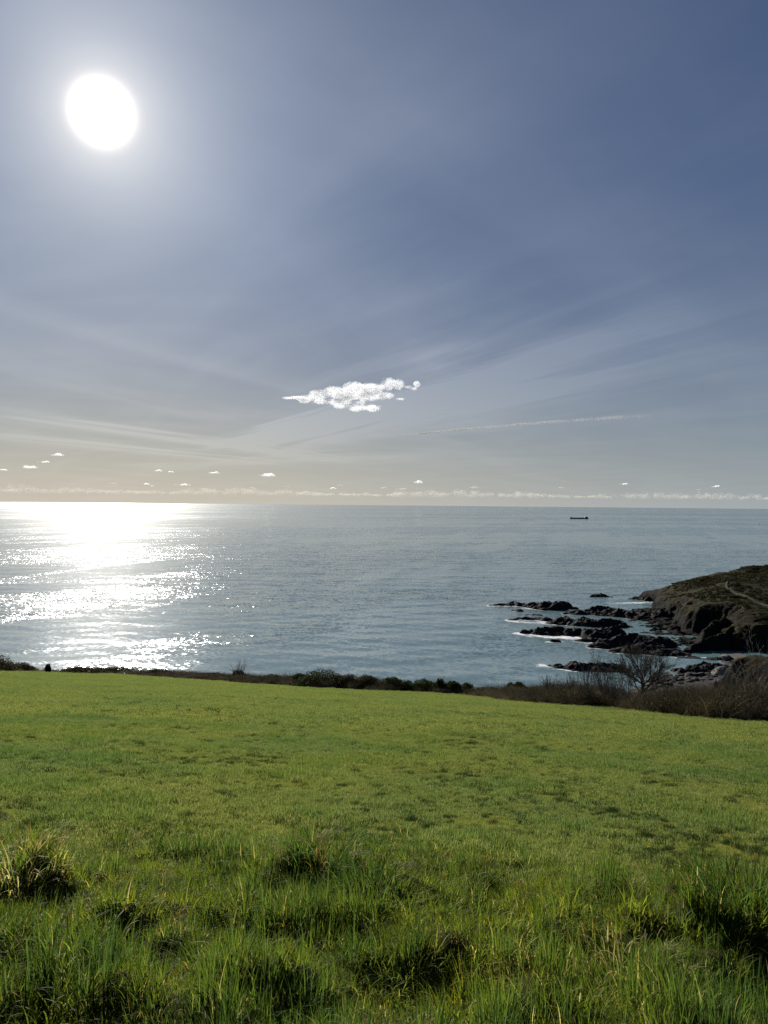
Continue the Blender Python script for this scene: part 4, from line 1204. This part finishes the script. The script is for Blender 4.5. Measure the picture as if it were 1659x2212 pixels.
def build_bushes():
    for i, (pl, pr, pt, off, pal, label) in enumerate(BUSHES):
        r = np.random.default_rng(600 + i)
        x, y = edge_point((pl + pr) / 2, off); z = ground_at(x, y)
        top = at_depth((pl + pr) / 2, pt, y).z - z
        wid = (pr - pl) / F * y * 1.3
        root = bpy.data.objects.new('evergreen_bush' if pal in (EVG, IVY) else 'bush', None); COL.objects.link(root)
        root.location = (x, y, z - 0.05)
        tag(root, label, 'bush', 'bushes along the seaward hedge')
        h = max(top, 0.5)
        lobes = []
        cone = i == 2
        nl = max(5, int(wid / 0.45))
        for k in range(nl):
            lx = r.uniform(-0.5, 0.5) * wid * 0.8
            lz = h * (0.46 + r.uniform(-0.08, 0.10)) * (1 - 0.40 * abs(lx) / (wid * 0.5))
            rz = max(lz * r.uniform(0.85, 1.05), 0.3)
            if cone: lx *= 0.35; rz = 0.35 * h; lz = h * (0.2 + 0.6 * k / nl)
            lobes.append((lx, r.uniform(-0.35, 0.35) * wid * 0.6, lz, wid * r.uniform(0.18, 0.28) * (1 if not cone else (1.3 - k / nl)), wid * r.uniform(0.2, 0.3), rz))
        if i == 7: lobes = [(l[0], l[1], l[2] * 0.62, l[3] * 1.2, l[4], l[5] * 0.62) for l in lobes]; h *= 0.72
        # the one lobe that reaches the top
        lobes.append((r.uniform(-0.12, 0.12) * wid, 0, h * 0.55, wid * 0.30, wid * 0.3, h * 0.48))
        n = int(np.clip(wid * h * 1500, 2000, 9000))
        V, Q, T = leaf_cloud(r, n, lobes, 0.075, pal)
        link('foliage', mesh_np('foliage', V, [Q], M['shrub'], tint=T), root)
        out = []
        for k in range(6 if i != 7 else 26):
            branch_paths(r, (r.uniform(-0.02, 0.02), r.uniform(-0.02, 0.02), 0), (r.normal(0, 0.35), r.normal(0, 0.35), 1), h * (0.75 if i != 7 else 1.15), 0.03, 1, out, 0.5, 0.06, 4, (2, 3))
        V, Q = tubes([(p, q) for d, p, q in out], 3)
        link('stems', mesh_np('stems', V, [Q], M['bark'], smooth=True), root)
    # yellow gorse in flower
    r = np.random.default_rng(690)
    x, y = edge_point(1030, 2.6); z = ground_at(x, y)
    root = bpy.data.objects.new('gorse_bush', None); COL.objects.link(root); root.location = (x, y, z - 0.05)
    tag(root, 'small gorse bush with yellow flowers at the right end of the hedge', 'bush')
    V, Q, T = leaf_cloud(r, 1400, [(0, 0, 0.45, 0.6, 0.5, 0.45), (0.4, 0, 0.35, 0.45, 0.45, 0.35), (-0.4, 0.1, 0.35, 0.4, 0.4, 0.35)], 0.045, [(0.04, 0.05, 0.015), (0.05, 0.04, 0.02)])
    link('foliage', mesh_np('foliage', V, [Q], M['shrub'], tint=T), root)
    V, Q, T = leaf_cloud(r, 130, [(0, -0.1, 0.5, 0.62, 0.5, 0.45), (0.35, -0.1, 0.42, 0.4, 0.45, 0.35)], 0.045, [(0.55, 0.38, 0.02), (0.45, 0.33, 0.03)], shell=1.0)
    link('flowers', mesh_np('flowers', V, [Q], M['shrub'], tint=T), root, kind='stuff')
build_bushes()

def build_headland_scrub():
    shapes = []
    for s in range(4):
        r = np.random.default_rng(700 + s)
        pal = [BRS, BRS, EVG, [(0.06, 0.05, 0.024), (0.045, 0.045, 0.018), (0.075, 0.055, 0.03)]][s]
        V, Q, T = leaf_cloud(r, 330, [(0, 0, 0.25, 1.0, 1.0, 0.5), (0.5, 0.2, 0.3, 0.6, 0.6, 0.5), (-0.5, -0.3, 0.3, 0.6, 0.6, 0.45)], 0.16, pal)
        shapes.append(mesh_np('scrub_clump', V, [Q], M['shrub'], tint=T))
    c = source_collection('scrub_shapes', shapes)
    r = np.random.default_rng(710)
    n = 9000
    x = r.uniform(150, 270, n); y = r.uniform(292, 470, n)
    z = headland_z(x, y); e = 1.0
    sl = np.hypot(headland_z(x + e, y) - z, headland_z(x, y + e) - z)
    cover = fbm(x * 0.035, y * 0.035, 0, 720, 3)
    pathp = [(v.x, v.y) for v in (at_depth(*p) for p in [(1700, 1328, 322), (1659, 1311, 331), (1625, 1298, 341), (1598, 1286, 352), (1582, 1277, 360), (1572, 1268, 368), (1570, 1262, 374), (1578, 1252, 388), (1590, 1243, 410)])]
    pd, _ = seg_dist(x, y, pathp)
    keep = (z > 7) & (sl < 0.75) & (pd > 2.4) & (cover + 0.4 * r.normal(size=n) > -0.15)
    x, y, z = x[keep], y[keep], z[keep]; n = len(x)
    cv = fbm(x * 0.035, y * 0.035, 0, 720, 3)
    sz = r.uniform(0.5, 1.25, n) * np.clip(0.8 + 0.7 * cv, 0.35, 1.5)
    scatter('headland_scrub', c, np.column_stack([x, y, z - 0.1]), r.uniform(0, 6.28, n), np.column_stack([sz, sz, sz * r.uniform(0.5, 1.0, n)]), r.integers(0, 4, n), 'low bracken and gorse scrub covering the headland top')
    # scrub on the near outcrop
    n = 260
    px = r.uniform(1572, 1690, n); Y = r.uniform(188, 206, n)
    P = np.array([at_depth(a, 1425, b) for a, b in zip(px, Y)])
    P[:, 2] -= r.uniform(-0.3, 2.2, n)
    sz = r.uniform(0.35, 0.8, n)
    return
build_headland_scrub()

# ------------------------------------------------------------------ ship and buoy
def build_ship():
    import bmesh
    w = at_level(1251, 1120.8)
    root = bpy.data.objects.new('cargo_ship', None); COL.objects.link(root)
    root.location = (w.x, w.y, 0)
    tag(root, 'small dark red hulled cargo ship lying on the sea near the horizon', 'ship')
    hullm = simple('hull_red', (0.075, 0.018, 0.022), 0.5, 0.3, 0.2, 0.2); dark = simple('ship_dark_paint', (0.03, 0.035, 0.045), 0.5, 0.3, 0.2, 0.2)
    white = simple('ship_white_paint', (0.30, 0.31, 0.32), 0.5, 0.3, 0.1, 0.2); grey = simple('hatch_grey', (0.06, 0.045, 0.05), 0.6, 0.3, 0.2, 0.2)
    # hull: stations along x (bow at -40)
    st = [(-40.5, 0.2, 6.8, 0), (-38, 2.2, 6.7, 0), (-34, 4.4, 6.5, 0), (-30, 5.6, 6.3, 0), (-29.6, 5.7, 4.6, 0), (-20, 6.2, 4.4, 0), (10, 6.2, 4.4, 0), (24, 6.2, 4.5, 0), (24.4, 6.2, 5.6, 0), (34, 5.8, 5.7, 0), (39.5, 4.6, 5.9, 0), (40.3, 4.2, 5.8, 0)]
    V, Q = [], []
    for x, hw, top, _ in st:
        V += [(x + (2.5 if x < -36 else 0), -hw * 0.35, -2.0), (x, -hw, 1.5), (x, -hw, top), (x, hw, top), (x, hw, 1.5), (x + (2.5 if x < -36 else 0), hw * 0.35, -2.0)]
    for i in range(len(st) - 1):
        for k in range(6):
            Q.append((i * 6 + k, i * 6 + (k + 1) % 6, (i + 1) * 6 + (k + 1) % 6, (i + 1) * 6 + k))
    n = len(st) - 1
    Q += [(5, 4, 1, 0), (4, 3, 2, 1), (n * 6, n * 6 + 1, n * 6 + 4, n * 6 + 5), (n * 6 + 1, n * 6 + 2, n * 6 + 3, n * 6 + 4)]
    link('hull', mesh_np('hull', V, [np.array(Q)], hullm), root)
    def box(name, x0, x1, y0, y1, z0, z1, mat, parent=root, taper=0.0):
        v = [(x0, y0, z0), (x1, y0, z0), (x1, y1, z0), (x0, y1, z0), (x0 + taper, y0, z1), (x1 - taper * 0.3, y0, z1), (x1 - taper * 0.3, y1, z1), (x0 + taper, y1, z1)]
        f = np.array([(0, 3, 2, 1), (4, 5, 6, 7), (0, 1, 5, 4), (1, 2, 6, 5), (2, 3, 7, 6), (3, 0, 4, 7)])
        return link(name, mesh_np(name, v, [f], mat), parent)
    for k in range(4):
        box('hatch_cover', -27 + k * 12.2, -16 + k * 12.2, -4.6, 4.6, 4.3, 5.6, grey)
    h = box('deckhouse', 25, 37, -5.2, 5.2, 5.5, 8.2, dark, taper=0.6)
    b = box('bridge', 26.5, 32, -5.6, 5.6, 8.2, 10.4, white, taper=0.5)
    box('window_band', 26.9, 31.8, -5.65, 5.65, 9.2, 9.9, dark, b)
    box('funnel', 33.5, 36, -1.4, 1.4, 8.2, 11.2, dark, taper=0.4)
    V, Q2 = tubes([(np.array([(29, 0, 10.3), (29, 0, 13), (29, 0, 17)]), np.array([0.35, 0.3, 0.2]))], 6)
    link('mast', mesh_np('mast', V, [Q2], dark), root)
    V, Q2 = tubes([(np.array([(-36, 0, 6.5), (-36, 0, 9), (-36, 0, 11.5)]), np.array([0.3, 0.25, 0.15]))], 6)
    link('mast', mesh_np('foremast', V, [Q2], dark), root)
    box('crane', 20, 22, -1, 1, 5.5, 8.4, dark, taper=0.3)
build_ship()
def build_buoy():
    w = at_level(1640, 1133.8)
    root = bpy.data.objects.new('navigation_buoy', None); COL.objects.link(root); root.location = (w.x, w.y, 0)
    tag(root, 'tiny dark buoy on the open sea near the right edge', 'buoy')
    m1 = simple('buoy_dark', (0.03, 0.04, 0.045), 0.5, 0.3)
    prof = np.array([(0, 0, -0.6), (0, 0, 0.2), (0, 0, 1.0), (0, 0, 1.2)])
    V, Q = tubes([(prof, np.array([1.0, 1.5, 1.4, 0.4]))], 12); link('float', mesh_np('float', V, [Q], m1, smooth=True), root)
    legs = [(np.array([(0.9 * math.cos(a), 0.9 * math.sin(a), 1.0), (0.5 * math.cos(a), 0.5 * math.sin(a), 2.6), (0.25 * math.cos(a), 0.25 * math.sin(a), 3.8)]), np.array([0.14, 0.12, 0.1])) for a in (0.3, 1.87, 3.44, 5.0)]
    V, Q = tubes(legs, 5); link('tower', mesh_np('tower', V, [Q], m1, smooth=True), root)
    V, Q = tubes([(np.array([(0, 0, 3.6), (0, 0, 3.9), (0, 0, 4.7), (0, 0, 4.9)]), np.array([0.2, 0.6, 0.6, 0.1]))], 10); link('top_mark', mesh_np('top_mark', V, [Q], m1, smooth=True), root)
build_buoy()

# ------------------------------------------------------------------ clouds: swarms of small flakes of droplets
def flakes(r, C, size):
    n = len(C)
    nr = np.array(sun_dir)[None] + 0.4 * r.normal(size=(n, 3)); nr /= np.linalg.norm(nr, axis=1)[:, None]
    a = np.cross(nr, r.normal(size=(n, 3))); a /= np.linalg.norm(a, axis=1)[:, None]; b = np.cross(nr, a)
    s = size * r.uniform(0.6, 1.4, (n, 1))
    V = np.stack([C + a * s, C - a * s * 0.5 + b * s * 0.87, C - a * s * 0.5 - b * s * 0.87], 1)
    return V.reshape(-1, 3), np.arange(n * 3).reshape(-1, 3)
def lobe_cloud(r, lobes, n, nscale, seed, thr=0.0, amp=0.55, soft=0.5):
    """points of a cloud: lobes (x, y, z, rx, ry, rz) eaten away by noise"""
    L = np.array(lobes, float)
    lo = (L[:, :3] - L[:, 3:] * 1.25).min(0); hi = (L[:, :3] + L[:, 3:] * 1.25).max(0)
    out = []; got = 0
    for _ in range(60):
        vol = (L[:, 3] * L[:, 4] * L[:, 5]) ** 0.8
        i = r.choice(len(L), 60000, p=vol / vol.sum())
        d = r.normal(size=(60000, 3)); d /= np.linalg.norm(d, axis=1)[:, None]
        c = L[i, :3] + d * (r.random((60000, 1)) ** (1 / 3) * 1.25) * L[i, 3:]
        f = np.full(len(c), -1e9)
        for l in L:
            q = np.sqrt((((c - l[:3]) / l[3:]) ** 2).sum(1)); f = np.maximum(f, 1 - q)
        e = fbm(c[:, 0] * nscale, c[:, 1] * nscale, c[:, 2] * nscale * 1.3, seed, 4, 0.42)
        dens = (f + amp * e - thr) / soft
        k = c[r.random(len(c)) < np.clip(dens, 0, 1)]
        out.append(k); got += len(k)
        if got >= n: break
    return np.concatenate(out)[:n]
def build_clouds():
    Y0 = 6000.0
    def loc(cx, cy):                       # survey of the near cloud, in its own picture units
        return at_depth((900 + cx / 3.318) * 0.6636, (1220 + cy / 3.318) * 0.6636, Y0)
    u = 0.2 / F * Y0
    raw = [(130, 262, 70, 14), (220, 255, 90, 22), (330, 262, 120, 36), (480, 225, 110, 52), (430, 290, 90, 28), (640, 180, 110, 62), (600, 300, 110, 40), (850, 160, 130, 66), (1000, 135, 140, 50), (800, 235, 160, 50),
           (980, 235, 170, 42), (1120, 225, 130, 36), (1200, 95, 85, 66), (1310, 110, 100, 48), (1420, 140, 60, 24), (1480, 145, 40, 20), (1515, 105, 34, 34), (920, 355, 190, 36), (1080, 365, 110, 30), (760, 290, 100, 50), (1340, 255, 60, 16), (690, 345, 70, 24), (860, 300, 90, 30)]
    o = loc(850, 220)
    lobes = []
    for cx, cy, rx, ry in raw:
        p = loc(cx, cy) - o
        lobes.append((p.x, RNG.uniform(-40, 40), p.z, rx * u, (rx * u + ry * u) * 0.55, ry * u))
    r = np.random.default_rng(801)
    C = lobe_cloud(r, lobes, 150000, 1 / 70.0, 810, -0.05, 0.8, 1.6)
    V, T = flakes(r, C, 0.9)
    link('cloud', mesh_np('cloud', V, [T], M['cloud']), loc=o, label='single ragged white cloud floating alone in mid sky', cat='cloud')
    small = [(64, 1008, 36, 8, 'left of the low clouds, flat based, nearest the left edge but one'), (97, 997, 24, 5, 'thin sliver above the flat based cloud on the left'), (126, 981.5, 34, 7, 'highest of the small clouds on the left'),
             (8, 1014, 18, 4, 'cut by the left edge'), (343, 1016, 18, 5, 'alone under the left streaks, left of the sun glade end'), (369, 1018.5, 14, 4, 'faint scrap beside the other under the left streaks'),
             (462, 1020, 24, 6, 'white and compact left of the larger flat one'), (578, 1025, 40, 10, 'largest of the small ones, left of centre'), (400, 1046, 24, 6, 'low down just above the cloud bank on the left'),
             (317, 1045, 14, 4, 'faint scrap low on the left just above the cloud bank'), (906, 1040, 22, 8, 'bright one below the big cloud right of centre'), (1347, 1045, 20, 4, 'thin sliver low on the right'),
             (1545, 1050, 20, 5, 'low on the far right above the cloud bank'), (720, 1054, 16, 5, 'low in the middle just above the cloud bank'), (330, 1049, 8, 3, 'smallest scrap low on the left')]
    for i, (px, py, wpx, hpx, where) in enumerate(small):
        r = np.random.default_rng(820 + i)
        Y = 14000.0; uu = Y / F
        c = at_depth(px, py, Y); w, h = wpx * uu * 0.5, hpx * uu * 0.5
        lobes = [(0, 0, -h * 0.45, w * 1.1, w * 0.6, h * 0.55)] + [(r.uniform(-0.55, 0.55) * w, r.uniform(-0.3, 0.3) * w, h * r.uniform(-0.35, 0.15), w * r.uniform(0.3, 0.5), w * 0.35, h * r.uniform(0.5, 0.8)) for _ in range(4)]
        C = lobe_cloud(r, lobes, int(wpx * hpx * 4.5 + 120), 1 / (h * 1.6 + 10), 830 + i, -0.05, 0.35, 1.0)
        V, T = flakes(r, C, 2.6)
        link('small_cloud', mesh_np('small_cloud', V, [T], M['cloud' if px > 300 else 'cloud']), loc=c, label='small white cloud, ' + where, cat='cloud', group='small clouds low over the sea')
    r0 = np.random.default_rng(845)
    for i in range(11):
        px, py = r0.uniform(20, 1640), 0
        py = 1081 + 15.5 * px / 1659 - r0.uniform(27, 40); wpx = r0.uniform(9, 26); hpx = wpx * r0.uniform(0.2, 0.32)
        r = np.random.default_rng(900 + i)
        Y = 17000.0; uu = Y / F
        c = at_depth(px, py, Y); w, h = wpx * uu * 0.5, hpx * uu * 0.5
        lobes = [(0, 0, -h * 0.4, w * 1.1, w * 0.6, h * 0.6)] + [(r.uniform(-0.7, 0.7) * w, 0, h * r.uniform(-0.3, 0.3), w * r.uniform(0.25, 0.5), w * 0.35, h * r.uniform(0.4, 0.8)) for _ in range(3)]
        C = lobe_cloud(r, lobes, int(wpx * hpx * 3 + 60), 1 / (h * 1.6 + 10), 930 + i, -0.05, 0.4, 1.0)
        V, T = flakes(r, C, 3.0)
        link('cloud_scrap', mesh_np('cloud_scrap', V, [T], M['far_cloud']), loc=c, label='tiny faint scrap of cloud just above the horizon cloud bank', cat='cloud', group='cloud scraps over the horizon bank')
    # long bank of cumulus on the horizon
    r = np.random.default_rng(850)
    Y = 32000.0; uu = Y / F
    C = []
    x = -200.0
    lobes = []
    while x < 1900:
        big = 0.55 + 0.6 * (0.5 + 0.5 * math.sin(x * 0.013 + 1.0)) * (0.6 + 0.4 * r.random())
        hgt = r.uniform(10, 20) * big; wd = r.uniform(14, 34)
        yh = 1081 + 15.5 * x / 1659
        c = at_depth(x, yh - 16 - hgt * 0.45, Y + r.uniform(-900, 900))
        lobes.append((c.x, c.y, c.z, wd * 0.55 * uu, wd * 0.5 * uu, hgt * 0.5 * uu))
        x += wd * r.uniform(0.35, 0.9)
    L = np.array(lobes)
    o = Vector((0, Y, 0))
    per = 1000
    pts = []
    for i, l in enumerate(L):
        d = r.normal(size=(per * 3, 3)); d /= np.linalg.norm(d, axis=1)[:, None]
        c = l[:3] + d * (r.random((per * 3, 1)) ** (1 / 3) * 1.2) * l[3:]
        q = np.sqrt((((c - l[:3]) / l[3:]) ** 2).sum(1))
        e = fbm(c[:, 0] / 190, c[:, 1] / 190, c[:, 2] / 110, 860, 4)
        low = np.clip((c[:, 2] - (l[2] - l[5] * 0.9)) / (l[5] * 1.1), 0.05, 1)       # ragged, thinning bases in the haze
        k = r.random(per * 3) < np.clip((1 - q + 0.5 * e) / 0.6, 0, 1) * (0.25 + 0.75 * low)
        pts.append(c[k])
    C = np.concatenate(pts)
    V, T = flakes(r, C - np.array([0, Y, 0]), 5.0)
    link('cloud_bank', mesh_np('cloud_bank', V, [T], M['far_cloud']), loc=o, label='low bank of cream cumulus along the whole horizon', kind='stuff')
    # vapour trail
    r = np.random.default_rng(870)
    A, B = at_depth(835, 943, 40000), at_depth(1410, 897, 40000)
    n = 26000
    t = r.random(n) ** 1.15
    c = np.array(A)[None] * (1 - t[:, None]) + np.array(B)[None] * t[:, None]
    bend = -math.pi * 0.0
    c[:, 2] += 55 * np.sin(t * math.pi) * 1.3
    wd = 16 + 34 * t
    c[:, 2] += r.normal(size=n) * wd; c[:, 1] += r.normal(size=n) * wd * 3
    keep = r.random(n) < np.clip(0.55 + 0.5 * vnoise(t * 22, 0 * t, 0, 871), 0.1, 1) * np.clip((1 - t) * 5, 0, 1) * np.clip(t * 6, 0, 1)
    c = c[keep]
    mid = np.array((A + B) / 2)
    V, T = flakes(r, c - mid, 9.0)
    link('vapour_trail', mesh_np('vapour_trail', V, [T], M['contrail']), loc=tuple(mid), label='thin white aircraft trail slanting right below the big cloud', cat='vapour trail')
build_clouds()
